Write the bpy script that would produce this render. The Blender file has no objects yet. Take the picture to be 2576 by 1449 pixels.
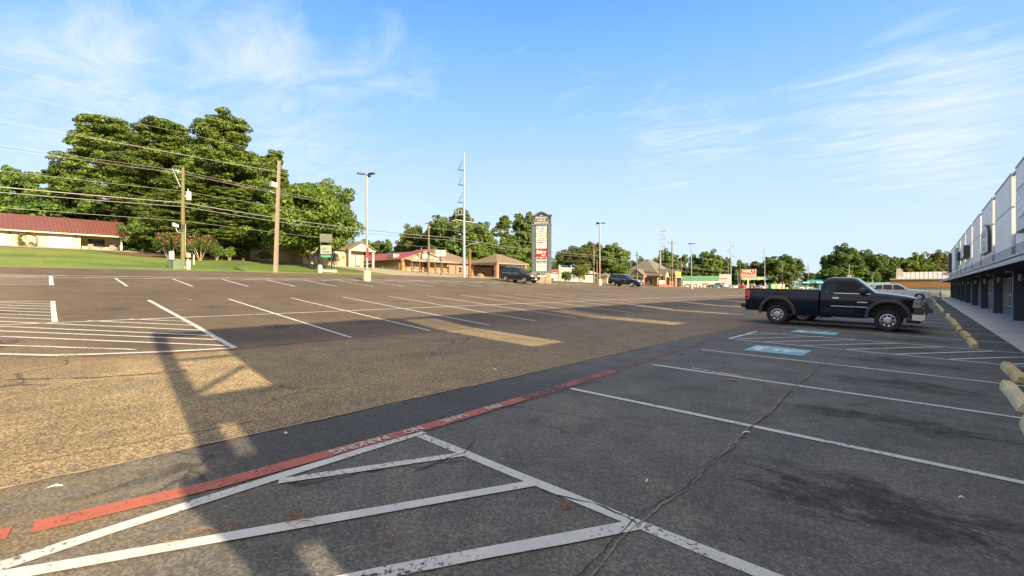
import bpy, bmesh, math, random
import numpy as np
from mathutils import Vector, Matrix
R = math.radians
SC = bpy.context.scene
COL = SC.collection
H = 1.65                       # eye height

# ---------------------------------------------------------------- camera
cam_d = bpy.data.cameras.new('camera'); cam = bpy.data.objects.new('camera', cam_d); COL.objects.link(cam)
cam.location = (0, 0, H)
cam.rotation_euler = (R(90), 0, math.atan2(.660, .751))
cam_d.sensor_width = 36; cam_d.lens = 36*1175/2575; cam_d.shift_y = -.001
cam_d.clip_start = .05; cam_d.clip_end = 6000
SC.camera = cam
SC.render.resolution_x = 1024; SC.render.resolution_y = 576

# ---------------------------------------------------------------- sun and sky
SUN_EL = 21.0
SUN_DIR = Vector((1, -.157, 0)).normalized()        # horizontal direction towards the sun
sun_d = bpy.data.lights.new('sun', 'SUN'); sun = bpy.data.objects.new('sun', sun_d); COL.objects.link(sun)
sun_d.energy = 5.0; sun_d.angle = R(.5); sun_d.color = (1, .82, .54)
to_sun = Vector((SUN_DIR.x*math.cos(R(SUN_EL)), SUN_DIR.y*math.cos(R(SUN_EL)), math.sin(R(SUN_EL))))
sun.rotation_euler = (-to_sun).to_track_quat('-Z', 'Y').to_euler()
sun.location = (40, -10, 60)

W = bpy.data.worlds.new('World'); SC.world = W; W.use_nodes = True
def world():
    nt = W.node_tree; N = nt.nodes; L = nt.links
    for n in list(N): N.remove(n)
    out = N.new('ShaderNodeOutputWorld'); bg = N.new('ShaderNodeBackground'); L.new(bg.outputs[0], out.inputs[0])
    bg.inputs[1].default_value = .059
    sky = N.new('ShaderNodeTexSky'); sky.sky_type = 'NISHITA'; sky.sun_disc = False
    sky.sun_elevation = R(SUN_EL); sky.sun_rotation = math.atan2(SUN_DIR.x, SUN_DIR.y)
    sky.air_density = 1.0; sky.dust_density = .6; sky.ozone_density = 1.5
    tc = N.new('ShaderNodeTexCoord'); sep = N.new('ShaderNodeSeparateXYZ'); L.new(tc.outputs['Generated'], sep.inputs[0])
    def M(op, a, b=None, clamp=False):
        n = N.new('ShaderNodeMath'); n.operation = op; n.use_clamp = clamp
        for i, v in enumerate((a, b)):
            if v is None: continue
            if isinstance(v, (int, float)): n.inputs[i].default_value = v
            else: L.new(v, n.inputs[i])
        return n.outputs[0]
    # clear-air sky colour by elevation, mixed with the physical sky
    el = M('MAXIMUM', sep.outputs[2], 0.0)
    rp = N.new('ShaderNodeValToRGB'); L.new(el, rp.inputs[0])
    e = rp.color_ramp.elements
    e[0].position = 0; e[0].color = (.64, .79, 1, 1)
    e[1].position = .60; e[1].color = (.09, .31, .86, 1)
    for p, c in ((.10, (.63, .80, 1, 1)), (.22, (.52, .73, 1, 1)), (.33, (.36, .63, 1, 1)), (.46, (.21, .50, 1, 1))):
        k = e.new(p); k.color = c
    sc = N.new('ShaderNodeMix'); sc.data_type = 'RGBA'; sc.blend_type = 'MULTIPLY'; sc.inputs[0].default_value = 1
    L.new(rp.outputs[0], sc.inputs[6]); sc.inputs[7].default_value = (6.6, 6.6, 6.6, 1)
    mx = N.new('ShaderNodeMix'); mx.data_type = 'RGBA'; mx.inputs[0].default_value = .88
    L.new(sky.outputs[0], mx.inputs[6]); L.new(sc.outputs[2], mx.inputs[7])
    # thin high cloud: noise on a plane above the viewer
    zz = M('MAXIMUM', sep.outputs[2], .03)
    u = M('DIVIDE', sep.outputs[0], zz); v = M('DIVIDE', sep.outputs[1], zz)
    cb = N.new('ShaderNodeCombineXYZ'); L.new(u, cb.inputs[0]); L.new(v, cb.inputs[1])
    mp = N.new('ShaderNodeMapping'); L.new(cb.outputs[0], mp.inputs[0])
    mp.inputs['Rotation'].default_value = (0, 0, R(62)); mp.inputs['Scale'].default_value = (.9, 1.9, 1)
    n1 = N.new('ShaderNodeTexNoise'); L.new(mp.outputs[0], n1.inputs['Vector'])
    n1.inputs['Scale'].default_value = 1.9; n1.inputs['Detail'].default_value = 12; n1.inputs['Roughness'].default_value = .62; n1.inputs['Distortion'].default_value = 1.1
    n2 = N.new('ShaderNodeTexNoise'); L.new(cb.outputs[0], n2.inputs['Vector'])
    n2.inputs['Scale'].default_value = .45; n2.inputs['Detail'].default_value = 4
    # places of the larger cloud banks (directions): direction, width, weight
    def blob(px, py, w, wt):
        t = (px-1287.5)/1175; d = Vector((-.660+.751*t, .751+.660*t, (722-py)/1175)).normalized()
        dp = N.new('ShaderNodeVectorMath'); dp.operation = 'DOT_PRODUCT'
        nv = N.new('ShaderNodeVectorMath'); nv.operation = 'NORMALIZE'; L.new(tc.outputs['Generated'], nv.inputs[0])
        L.new(nv.outputs[0], dp.inputs[0]); dp.inputs[1].default_value = d
        a = M('SUBTRACT', dp.outputs['Value'], math.cos(R(w)))
        a = M('DIVIDE', a, 1-math.cos(R(w)), True)
        a = M('MULTIPLY', a, wt)
        return a
    tot = None
    for b in ((640, 95, 6, .19), (1010, 155, 6, .26), (560, 215, 15, .22), (230, 240, 10, .24), (760, 250, 10, .20), (80, 120, 9, .16), (1720, 290, 13, .21), (1700, 340, 7, .12), (2330, 230, 11, .26), (2480, 330, 8, .2),
              (2250, 260, 9, .14), (1150, 290, 15, .1), (1450, 245, 4, .16), (1960, 320, 8, .12)):
        o = blob(*b); tot = o if tot is None else M('ADD', tot, o)
    hz = M('MULTIPLY', M('SUBTRACT', .36, sep.outputs[2], True), .42)
    d = M('ADD', M('ADD', n1.outputs[0], tot), hz)
    d = M('ADD', d, M('MULTIPLY', n2.outputs[0], .25))
    d = M('SUBTRACT', d, .80)
    d = M('MULTIPLY', d, 1.9, True)
    d = M('POWER', d, 1.4)
    d = M('MULTIPLY', d, .60)
    fade = M('MULTIPLY', M('SUBTRACT', sep.outputs[2], .02), 12, True)
    d = M('MULTIPLY', d, fade)
    mc = N.new('ShaderNodeMix'); mc.data_type = 'RGBA'; L.new(d, mc.inputs[0]); L.new(mx.outputs[2], mc.inputs[6])
    mc.inputs[7].default_value = (6.3, 6.35, 6.5, 1)
    # added warm-white glow overhead and round the sun, out of view, neutralises bluish shade
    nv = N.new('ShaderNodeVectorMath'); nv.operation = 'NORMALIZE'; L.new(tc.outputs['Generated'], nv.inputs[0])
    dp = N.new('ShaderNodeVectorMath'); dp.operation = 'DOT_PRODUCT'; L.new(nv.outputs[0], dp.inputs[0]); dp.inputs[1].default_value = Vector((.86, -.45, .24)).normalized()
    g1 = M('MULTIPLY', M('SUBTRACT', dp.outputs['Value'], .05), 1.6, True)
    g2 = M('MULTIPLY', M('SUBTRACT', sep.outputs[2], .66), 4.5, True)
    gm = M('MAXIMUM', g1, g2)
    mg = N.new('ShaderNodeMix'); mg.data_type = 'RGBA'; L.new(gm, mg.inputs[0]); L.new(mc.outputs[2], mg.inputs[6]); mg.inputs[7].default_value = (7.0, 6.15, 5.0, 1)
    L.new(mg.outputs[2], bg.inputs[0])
world()
SC.view_settings.view_transform = 'Standard'; SC.view_settings.look = 'None'
SC.view_settings.exposure = 1.56; SC.view_settings.gamma = 1; SC.view_settings.use_curve_mapping = False

# ---------------------------------------------------------------- helpers
class MB:
    def __init__(s): s.v = []; s.f = []; s.m = []
    def poly(s, pts, m=0):
        n = len(s.v); s.v += [tuple(p) for p in pts]; s.f.append(tuple(range(n, n+len(pts)))); s.m.append(m)
    def box(s, x0, x1, y0, y1, z0, z1, m=0):
        n = len(s.v)
        s.v += [(x0,y0,z0),(x1,y0,z0),(x1,y1,z0),(x0,y1,z0),(x0,y0,z1),(x1,y0,z1),(x1,y1,z1),(x0,y1,z1)]
        for q in ((0,3,2,1),(4,5,6,7),(0,1,5,4),(1,2,6,5),(2,3,7,6),(3,0,4,7)):
            s.f.append(tuple(n+i for i in q)); s.m.append(m)
    def prism(s, poly, axis, a0, a1, m=0, mcap=None):
        if mcap is None: mcap = m
        def P(u, v, a): return {'x': (a,u,v), 'y': (u,a,v), 'z': (u,v,a)}[axis]
        n = len(s.v); k = len(poly)
        s.v += [P(u,v,a0) for u,v in poly] + [P(u,v,a1) for u,v in poly]
        s.f.append(tuple(range(n+k-1, n-1, -1))); s.m.append(mcap); s.f.append(tuple(range(n+k, n+2*k))); s.m.append(mcap)
        for i in range(k):
            j = (i+1) % k; s.f.append((n+i, n+j, n+k+j, n+k+i)); s.m.append(m)
    def tube(s, pts, r, n=8, m=0, caps=True):
        pts = [Vector(p) for p in pts]; rs = r if isinstance(r, (list, tuple)) else [r]*len(pts)
        base = len(s.v); up = Vector((0,0,1))
        for i, p in enumerate(pts):
            d = (pts[min(i+1, len(pts)-1)]-pts[max(i-1, 0)]).normalized()
            a = d.cross(up)
            if a.length < 1e-3: a = d.cross(Vector((0,1,0)))
            a.normalize(); b = d.cross(a)
            for k in range(n):
                t = 2*math.pi*k/n + math.pi/n; q = p+(a*math.cos(t)+b*math.sin(t))*rs[i]; s.v.append(tuple(q))
        for i in range(len(pts)-1):
            for k in range(n):
                a0 = base+i*n+k; a1 = base+i*n+(k+1) % n
                s.f.append((a0, a1, a1+n, a0+n)); s.m.append(m)
        if caps:
            s.f.append(tuple(base+k for k in range(n-1, -1, -1))); s.m.append(m)
            s.f.append(tuple(base+(len(pts)-1)*n+k for k in range(n))); s.m.append(m)
    def lathe(s, prof, c=(0,0,0), axis='z', n=24, m=0):
        base = len(s.v); c = Vector(c)
        for r, h in prof:
            for k in range(n):
                t = 2*math.pi*k/n; a, b = r*math.cos(t), r*math.sin(t)
                s.v.append(tuple(c+Vector({'z': (a,b,h), 'y': (a,h,b), 'x': (h,a,b)}[axis])))
        for i in range(len(prof)-1):
            for k in range(n):
                a0 = base+i*n+k; a1 = base+i*n+(k+1) % n
                s.f.append((a0, a1, a1+n, a0+n)); s.m.append(m)
    def build(s, name, mats, parent=None, smooth=None, loc=None):
        me = bpy.data.meshes.new(name); me.from_pydata(s.v, [], s.f)
        if not isinstance(mats, (list, tuple)): mats = [mats]
        for q in mats: me.materials.append(q)
        if len(mats) > 1: me.polygons.foreach_set('material_index', s.m)
        bm = bmesh.new(); bm.from_mesh(me)
        if smooth is not None: bmesh.ops.remove_doubles(bm, verts=bm.verts, dist=1e-4)
        bmesh.ops.recalc_face_normals(bm, faces=bm.faces); bm.to_mesh(me); bm.free()
        if smooth is not None:
            me.polygons.foreach_set('use_smooth', [True]*len(me.polygons)); me.set_sharp_from_angle(angle=R(smooth))
        me.update()
        return link(name, me, parent, loc)

def link(name, me, parent=None, loc=None, rot=None, scale=None):
    o = bpy.data.objects.new(name, me); COL.objects.link(o)
    if parent: o.parent = parent
    if loc is not None: o.location = loc
    if rot is not None: o.rotation_euler = rot
    if scale is not None: o.scale = scale
    return o
def tag(o, label=None, cat=None, group=None, kind=None):
    if label: o['label'] = label
    if cat: o['category'] = cat
    if group: o['group'] = group
    if kind: o['kind'] = kind
    return o
def thing(name, label, cat, loc=(0,0,0), rz=0, group=None):
    o = bpy.data.objects.new(name, None); COL.objects.link(o); o.empty_display_size = .3
    o.location = loc; o.rotation_euler = (0, 0, rz)
    return tag(o, label, cat, group)
def copy_tree(o, parent=None):
    c = o.copy(); COL.objects.link(c); c.parent = parent
    for ch in list(o.children): copy_tree(ch, c)
    return c
FONT_CACHE = {}
def text(name, body, size, m, parent, loc, rot, depth=.008, bold=0.0, sx=1.0, align='CENTER', shear=0.0):
    cu = bpy.data.curves.new(name, 'FONT'); cu.body = body; cu.size = size; cu.extrude = depth; cu.offset = bold
    cu.align_x = align; cu.align_y = 'CENTER'; cu.space_character = 1.0; cu.shear = shear; cu.resolution_u = 3
    o = bpy.data.objects.new(name, cu); COL.objects.link(o)
    bpy.context.view_layer.update()
    me = bpy.data.meshes.new_from_object(o.evaluated_get(bpy.context.evaluated_depsgraph_get()))
    bpy.data.objects.remove(o); bpy.data.curves.remove(cu)
    me.materials.clear(); me.materials.append(m); me.name = name
    t = link(name, me, parent, loc, rot, (sx, 1, 1)); return t

# ---------------------------------------------------------------- lie of the land
XK = [30, 3.5, 2, 0, -4.5, -11.5, -17, -22.5, -29.5, -35, -41, -44, -46, -56, -58, -78, -104, -200, -1500]
ZK = [-.15, -.09, -.05, 0, .1, .26, .68, 1.1, 1.65, 2.12, 2.82, 3.0, 2.9, 3.2, 3.45, 5.6, 7.95, 11, 14]
YK = [-200, 30, 60, 94, 165, 300, 600, 2000]; GK = [1, 1, .88, .62, .36, .15, .08, .05]
def ZG(X, Y):
    p = float(np.interp(X, XK[::-1], ZK[::-1]))
    return p*float(np.interp(Y, YK, GK)) if p > 0 else p
def ray(px):
    t = (px-1287.5)/1175; return -.660+.751*t, .751+.660*t
def onX(px, X):
    dx, dy = ray(px); d = X/dx; return X, dy*d, d
def onD(px, d):
    dx, dy = ray(px); return dx*d, dy*d, d
def zat(py, d): return H+(722-py)/1175*d
def G(px, py):
    dx, dy = ray(px); s = (722-py)/1175; d = 1.0
    while d < 400:
        if H+s*d < ZG(dx*d, dy*d):
            a, b = d-.25, d
            for _ in range(25):
                q = (a+b)/2
                if H+s*q < ZG(dx*q, dy*q): b = q
                else: a = q
            return dx*b, dy*b
        d += .25

# ---------------------------------------------------------------- materials
def mat(name, col, rough=.6, metal=0.0, var=.12, scale=3.0, bump=0.0, bscale=None, coat=0.0, spec=None, stretch=None, col2=None):
    m = bpy.data.materials.new(name); m.use_nodes = True
    nt = m.node_tree; N = nt.nodes; L = nt.links; b = N['Principled BSDF']
    b.inputs['Roughness'].default_value = rough; b.inputs['Metallic'].default_value = metal
    b.inputs['Coat Weight'].default_value = coat; b.inputs['Coat Roughness'].default_value = .04
    if spec is not None: b.inputs['Specular IOR Level'].default_value = spec
    tc = N.new('ShaderNodeTexCoord'); mp = N.new('ShaderNodeMapping'); L.new(tc.outputs['Object'], mp.inputs[0])
    if stretch: mp.inputs['Scale'].default_value = stretch
    n = N.new('ShaderNodeTexNoise'); L.new(mp.outputs[0], n.inputs['Vector']); n.inputs['Scale'].default_value = scale; n.inputs['Detail'].default_value = 6
    r = N.new('ShaderNodeValToRGB'); L.new(n.outputs[0], r.inputs[0])
    c2 = col2 or tuple(min(1, c*(1+var)) for c in col)
    r.color_ramp.elements[0].position = .3; r.color_ramp.elements[0].color = (*[c*(1-var) for c in col], 1)
    r.color_ramp.elements[1].position = .7; r.color_ramp.elements[1].color = (*c2, 1)
    L.new(r.outputs[0], b.inputs['Base Color'])
    if bump:
        n2 = N.new('ShaderNodeTexNoise'); L.new(mp.outputs[0], n2.inputs['Vector']); n2.inputs['Scale'].default_value = bscale or scale*4; n2.inputs['Detail'].default_value = 4
        bp = N.new('ShaderNodeBump'); bp.inputs['Strength'].default_value = bump; bp.inputs['Distance'].default_value = .02
        L.new(n2.outputs[0], bp.inputs['Height']); L.new(bp.outputs[0], b.inputs['Normal'])
    return m
def brickmat(name, c1, c2, mortar, bw=.22, bh=.075, axis='xz', rough=.85):
    m = mat(name, c1, rough); nt = m.node_tree; N = nt.nodes; L = nt.links; b = N['Principled BSDF']
    tc = N.new('ShaderNodeTexCoord'); sp = N.new('ShaderNodeSeparateXYZ'); L.new(tc.outputs['Object'], sp.inputs[0])
    ad = N.new('ShaderNodeMath'); L.new(sp.outputs[0], ad.inputs[0]); L.new(sp.outputs[1], ad.inputs[1])
    cb = N.new('ShaderNodeCombineXYZ'); L.new(ad.outputs[0], cb.inputs[0]); L.new(sp.outputs[2], cb.inputs[1])
    br = N.new('ShaderNodeTexBrick'); L.new(cb.outputs[0], br.inputs['Vector']); br.inputs['Scale'].default_value = 1
    br.inputs['Brick Width'].default_value = bw; br.inputs['Row Height'].default_value = bh; br.inputs['Mortar Size'].default_value = .012
    br.inputs['Color1'].default_value = (*c1, 1); br.inputs['Color2'].default_value = (*c2, 1); br.inputs['Mortar'].default_value = (*mortar, 1)
    L.new(br.outputs[0], b.inputs['Base Color']); return m
def ribmat(name, col, pitch, axis, depth=.03, rough=.5, metal=0.0, var=.06, duty=.5):
    """painted ribbed sheet metal: ribs across one axis"""
    m = mat(name, col, rough, metal, var, .7); nt = m.node_tree; N = nt.nodes; L = nt.links; b = N['Principled BSDF']
    tc = N.new('ShaderNodeTexCoord'); sp = N.new('ShaderNodeSeparateXYZ'); L.new(tc.outputs['Object'], sp.inputs[0])
    a = N.new('ShaderNodeMath'); a.operation = 'DIVIDE'; L.new(sp.outputs[axis], a.inputs[0]); a.inputs[1].default_value = pitch
    f = N.new('ShaderNodeMath'); f.operation = 'PINGPONG'; L.new(a.outputs[0], f.inputs[0]); f.inputs[1].default_value = .5
    s = N.new('ShaderNodeMapRange'); L.new(f.outputs[0], s.inputs[0]); s.inputs[1].default_value = .5-duty*.25-.12; s.inputs[2].default_value = .5-duty*.25+.06
    bp = N.new('ShaderNodeBump'); bp.inputs['Distance'].default_value = depth; bp.inputs['Strength'].default_value = 1
    L.new(s.outputs[0], bp.inputs['Height']); L.new(bp.outputs[0], b.inputs['Normal']); return m
def leafmat(name, c1, c2, c3, trans=.25, nscale=.35):
    m = bpy.data.materials.new(name); m.use_nodes = True; nt = m.node_tree; N = nt.nodes; L = nt.links; b = N['Principled BSDF']
    g = N.new('ShaderNodeNewGeometry'); r = N.new('ShaderNodeValToRGB'); L.new(g.outputs['Random Per Island'], r.inputs[0])
    e = r.color_ramp.elements; e[0].color = (*c1, 1); e[1].color = (*c3, 1); k = e.new(.5); k.color = (*c2, 1)
    tc = N.new('ShaderNodeTexCoord'); n = N.new('ShaderNodeTexNoise'); L.new(tc.outputs['Object'], n.inputs['Vector']); n.inputs['Scale'].default_value = nscale; n.inputs['Detail'].default_value = 2
    oi = N.new('ShaderNodeObjectInfo')
    a = N.new('ShaderNodeMapRange'); L.new(n.outputs[0], a.inputs[0]); a.inputs[1].default_value = .3; a.inputs[2].default_value = .7; a.inputs[3].default_value = .75; a.inputs[4].default_value = 1.25
    a2 = N.new('ShaderNodeMapRange'); L.new(oi.outputs['Random'], a2.inputs[0]); a2.inputs[3].default_value = .82; a2.inputs[4].default_value = 1.18
    mm = N.new('ShaderNodeMath'); mm.operation = 'MULTIPLY'; L.new(a.outputs[0], mm.inputs[0]); L.new(a2.outputs[0], mm.inputs[1])
    hs = N.new('ShaderNodeHueSaturation'); L.new(r.outputs[0], hs.inputs['Color']); L.new(mm.outputs[0], hs.inputs['Value'])
    L.new(hs.outputs[0], b.inputs['Base Color']); b.inputs['Roughness'].default_value = .55; b.inputs['Specular IOR Level'].default_value = .25
    t = N.new('ShaderNodeBsdfTranslucent'); L.new(hs.outputs[0], t.inputs[0])
    mx = N.new('ShaderNodeMixShader'); mx.inputs[0].default_value = trans; L.new(b.outputs[0], mx.inputs[1]); L.new(t.outputs[0], mx.inputs[2])
    L.new(mx.outputs[0], N['Material Output'].inputs[0]); return m
def glass(name, col=(.02, .025, .03), rough=.05, spec=.6):
    return mat(name, col, rough, 0, .05, 1, spec=spec)

PAL = dict(
 white=mat('white_paint', (.42,.42,.41), .5, var=.05), offwhite=mat('off_white_paint', (.33,.315,.285), .55, var=.06), dark=mat('black_plastic', (.012,.012,.013), .55, var=.2),
 tyre=mat('tyre_rubber', (.022,.022,.023), .8, var=.15), alloy=mat('alloy', (.55,.55,.55), .3, .85, .05), chrome=mat('chrome', (.72,.72,.73), .22, .75, .03), steel=mat('galvanised_steel', (.26,.275,.295), .5, .2, .1, 2),
 wood=mat('weathered_pole_wood', (.14,.11,.08), .9, var=.3, scale=3, stretch=(6,6,.4), bump=.3), greenwood=mat('treated_green_pole_wood', (.125,.115,.05), .9, var=.25, scale=3, stretch=(6,6,.4), bump=.3),
 palewood=mat('pale_pole_wood', (.22,.18,.145), .9, var=.2, scale=3, stretch=(6,6,.4), bump=.2), brownwood=mat('brown_pole_wood', (.14,.075,.045), .9, var=.3, scale=3, stretch=(6,6,.4)),
 concrete=mat('concrete', (.30,.27,.22), .9, var=.15, scale=4, bump=.3), grey=mat('grey_metal', (.23,.24,.25), .5, .2), red=mat('red_paint', (.45,.03,.03), .4), orange=mat('orange_plastic', (.7,.16,.03), .5),
 yellow=mat('yellow_paint', (.62,.42,.05), .5), green=mat('green_paint', (.02,.28,.11), .5), teal=mat('teal_paint', (.03,.30,.36), .5), blackm=mat('black_metal', (.015,.015,.016), .5, var=.2), glass=glass('dark_glass'),
 winglass=glass('window_glass', (.05,.06,.07), .06), bark=mat('bark', (.10,.072,.05), .95, var=.35, scale=3, stretch=(4,4,.6), bump=.5), palebark=mat('pale_bark', (.26,.20,.14), .95, var=.3, scale=2, stretch=(3,3,.8), bump=.4),
 headlamp=mat('headlight_lens', (.55,.55,.52), .1, .3, .1, 12), tail=mat('tail_light_red', (.75,.03,.02), .15, coat=.5), amber=mat('amber_lens', (.6,.2,.03), .2), plate=mat('plate_white', (.6,.6,.6), .5), darkgrey=mat('dark_grey_metal', (.07,.075,.08), .5), wire=mat('cable_grey', (.16,.16,.16), .5, .2), wirelt=mat('bare_cable_aluminium', (.30,.29,.26), .6, .1))
# ================================================================ SETTING: ground, lot, markings
def asphalt():
    m = bpy.data.materials.new('asphalt'); m.use_nodes = True; nt = m.node_tree; N = nt.nodes; L = nt.links; b = N['Principled BSDF']
    tc = N.new('ShaderNodeTexCoord'); sp = N.new('ShaderNodeSeparateXYZ'); L.new(tc.outputs['Object'], sp.inputs[0])
    def M(op, a, b_=None, clamp=False, c=None):
        n = N.new('ShaderNodeMath'); n.operation = op; n.use_clamp = clamp
        for i, v in enumerate((a, b_, c)):
            if v is None: continue
            if isinstance(v, (int, float)): n.inputs[i].default_value = v
            else: L.new(v, n.inputs[i])
        return n.outputs[0]
    def noise(scale, detail=5, rough=.55, stretch=None, dist=0):
        n = N.new('ShaderNodeTexNoise'); n.inputs['Scale'].default_value = scale; n.inputs['Detail'].default_value = detail; n.inputs['Roughness'].default_value = rough; n.inputs['Distortion'].default_value = dist
        if stretch:
            mp = N.new('ShaderNodeMapping'); mp.inputs['Scale'].default_value = stretch; L.new(tc.outputs['Object'], mp.inputs[0]); L.new(mp.outputs[0], n.inputs['Vector'])
        else: L.new(tc.outputs['Object'], n.inputs['Vector'])
        return n.outputs[0]
    def mix(f, a, b_, blend='MIX'):
        n = N.new('ShaderNodeMix'); n.data_type = 'RGBA'; n.blend_type = blend
        for i, v in ((0, f), (6, a), (7, b_)):
            if isinstance(v, (int, float)): n.inputs[i].default_value = v
            elif isinstance(v, tuple): n.inputs[i].default_value = (*v, 1)
            else: L.new(v, n.inputs[i])
        return n.outputs[2]
    def smooth(v, lo, hi):
        n = N.new('ShaderNodeMapRange'); n.interpolation_type = 'SMOOTHSTEP'; L.new(v, n.inputs[0]); n.inputs[1].default_value = lo; n.inputs[2].default_value = hi; return n.outputs[0]
    X, Y = sp.outputs[0], sp.outputs[1]
    big = noise(.22, 4); mid = noise(1.3, 6, .6); fine = noise(9, 6, .7)
    Xn = M('ADD', X, M('MULTIPLY', M('SUBTRACT', mid, .5), .5))
    # three surfacings: old brown coat far out, worn chip-stone lane, dark seal coat in the near stalls
    far = mix(smooth(big, .35, .65), (.084,.060,.037), (.114,.081,.049))
    far = mix(M('MULTIPLY', smooth(noise(.5, 8, .7, (.25, 1.2, 1)), .56, .74), .55), far, (.16,.125,.088))
    lane = mix(smooth(mid, .3, .7), (.21,.158,.086), (.305,.226,.117))
    lane = mix(M('MULTIPLY', smooth(noise(.55, 7, .65, (1.6, .35, 1)), .50, .75), .55), lane, (.10,.082,.062))
    seal = mix(smooth(mid, .3, .72), (.083,.081,.076), (.128,.124,.115))
    seal = mix(M('MULTIPLY', smooth(noise(.7, 9, .75, (1, .5, 1)), .50, .72), .6), seal, (.19,.17,.138))
    lane = mix(M('MULTIPLY', smooth(M('ADD', Y, M('MULTIPLY', M('SUBTRACT', mid, .5), 7)), 3.5, 13), .62), lane, mix(smooth(big, .35, .65), (.115,.086,.056), (.155,.118,.077)))  # lane darkens along the row: building shade put into its colour
    lanemask = smooth(Xn, -12.6, -10.2)
    c = mix(lanemask, far, lane)
    fz = smooth(Y, 5, 26)
    Xe = M('ADD', M('ADD', X, M('MULTIPLY', M('SUBTRACT', fine, .5), .16)), M('MULTIPLY', M('MULTIPLY', M('SUBTRACT', mid, .5), fz), 3.2))
    edge = smooth(M('MULTIPLY', M('ADD', Xe, 5.15), M('SUBTRACT', 1.0, M('MULTIPLY', fz, .88))), -.07, .07)
    # the seal coat is worn off towards the far stalls
    wear = smooth(M('ADD', Y, M('MULTIPLY', M('SUBTRACT', big, .5), 14)), 10, 60)
    seal2 = mix(M('MULTIPLY', wear, .6), seal, (.075,.072,.07))
    c = mix(edge, c, seal2)
    # fresh black strip beside the red kerb-less lane line
    strip = M('MULTIPLY', edge, M('SUBTRACT', 1.0, smooth(X, -4.0, -3.86)))
    strip = M('MULTIPLY', strip, M('SUBTRACT', 1.0, smooth(Y, 4.5, 9)))
    strip = M('MULTIPLY', strip, smooth(Y, .9, 1.5))
    c = mix(M('MULTIPLY', strip, .75), c, (.046,.047,.050))
    # dark walkway strip beyond the wheel stops
    c = mix(M('MULTIPLY', smooth(X, 1.05, 1.3), .55), c, (.056,.055,.055))
    sun_tint = M('SUBTRACT', 1.0, smooth(M('ADD', Y, M('MULTIPLY', M('SUBTRACT', mid, .5), 2.2)), .3, 2.0))  # tan streaks plus warm sunlight put into the seal colour at left
    c = mix(M('MULTIPLY', M('MULTIPLY', sun_tint, M('SUBTRACT', 1.0, smooth(X, -4.2, -2.6))), M('ADD', .35, M('MULTIPLY', smooth(noise(1.6, 8, .75, (1.4, .45, 1)), .42, .62), .5))), c, (.165,.122,.068))
    # yellowish chips washed up along the seam of the seal coat
    sm = M('MULTIPLY', smooth(X, -7.0, -5.5), M('SUBTRACT', 1.0, smooth(X, -5.35, -5.1)))
    c = mix(M('MULTIPLY', M('MULTIPLY', sm, smooth(noise(1.1, 7, .7, (.6, .3, 1)), .42, .62)), .6), c, (.24,.175,.10))
    # branching shrinkage cracks
    vd = N.new('ShaderNodeVectorMath'); vd.operation = 'MULTIPLY_ADD'; nzc = N.new('ShaderNodeTexNoise'); nzc.inputs['Scale'].default_value = 1.4; nzc.inputs['Detail'].default_value = 5; L.new(tc.outputs['Object'], nzc.inputs['Vector']); L.new(nzc.outputs['Color'], vd.inputs[0]); vd.inputs[1].default_value = (1.1, 1.1, 0); L.new(tc.outputs['Object'], vd.inputs[2])
    vc = N.new('ShaderNodeTexVoronoi'); vc.feature = 'DISTANCE_TO_EDGE'; vc.inputs['Scale'].default_value = .34; L.new(vd.outputs[0], vc.inputs['Vector'])
    crk = M('MULTIPLY', M('SUBTRACT', 1.0, smooth(vc.outputs['Distance'], .003, .012)), smooth(noise(.23, 4), .50, .62))
    c = mix(M('MULTIPLY', crk, .75), c, (.028,.024,.02))
    # oil stains in the middle of every near stall
    u = M('SUBTRACT', M('FRACT', M('DIVIDE', M('SUBTRACT', Y, 2.94), 2.865)), .5)
    ux = M('ADD', u, M('MULTIPLY', M('SUBTRACT', mid, .5), .5))
    oy = M('SUBTRACT', 1.0, M('MULTIPLY', M('ABSOLUTE', ux), 4.2), True)
    ox = M('SUBTRACT', 1.0, M('ABSOLUTE', M('DIVIDE', M('ADD', X, .30), 1.35)), True)
    oil = M('MULTIPLY', M('MULTIPLY', oy, ox), smooth(noise(1.7, 10, .8, (.7, 1.5, 1), .6), .40, .56))
    oil = M('MULTIPLY', smooth(oil, .05, .34), .9)
    c = mix(M('MULTIPLY', oil, M('ADD', .45, M('MULTIPLY', smooth(fine, .35, .6), .5))), c, (.020,.016,.012))
    # oil spots in the far rows too
    u2 = M('SUBTRACT', M('FRACT', M('DIVIDE', M('SUBTRACT', Y, 4.34), 2.7)), .5)
    o2 = M('SUBTRACT', 1.0, M('MULTIPLY', M('ABSOLUTE', M('ADD', u2, M('MULTIPLY', M('SUBTRACT', mid, .5), .6))), 4.5), True)
    xb = M('MINIMUM', M('ABSOLUTE', M('ADD', X, 14.2)), M('MINIMUM', M('ABSOLUTE', M('ADD', X, 19.8)), M('ABSOLUTE', M('ADD', X, 32.5))))
    o2 = M('MULTIPLY', M('MULTIPLY', o2, M('SUBTRACT', 1.0, M('DIVIDE', xb, .8), True)), smooth(fine, .4, .6))
    c = mix(M('MULTIPLY', smooth(o2, .08, .4), .75), c, (.025,.022,.02))
    # faint tyre arcs of dust
    wv = N.new('ShaderNodeTexWave'); wv.wave_type = 'RINGS'; wv.rings_direction = 'Z'; wv.inputs['Scale'].default_value = .16; wv.inputs['Distortion'].default_value = 2.2; wv.inputs['Detail'].default_value = 2; wv.inputs['Detail Scale'].default_value = .5
    mpw = N.new('ShaderNodeMapping'); mpw.inputs['Location'].default_value = (7, 3.5, 0); L.new(tc.outputs['Object'], mpw.inputs[0]); L.new(mpw.outputs[0], wv.inputs['Vector'])
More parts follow.
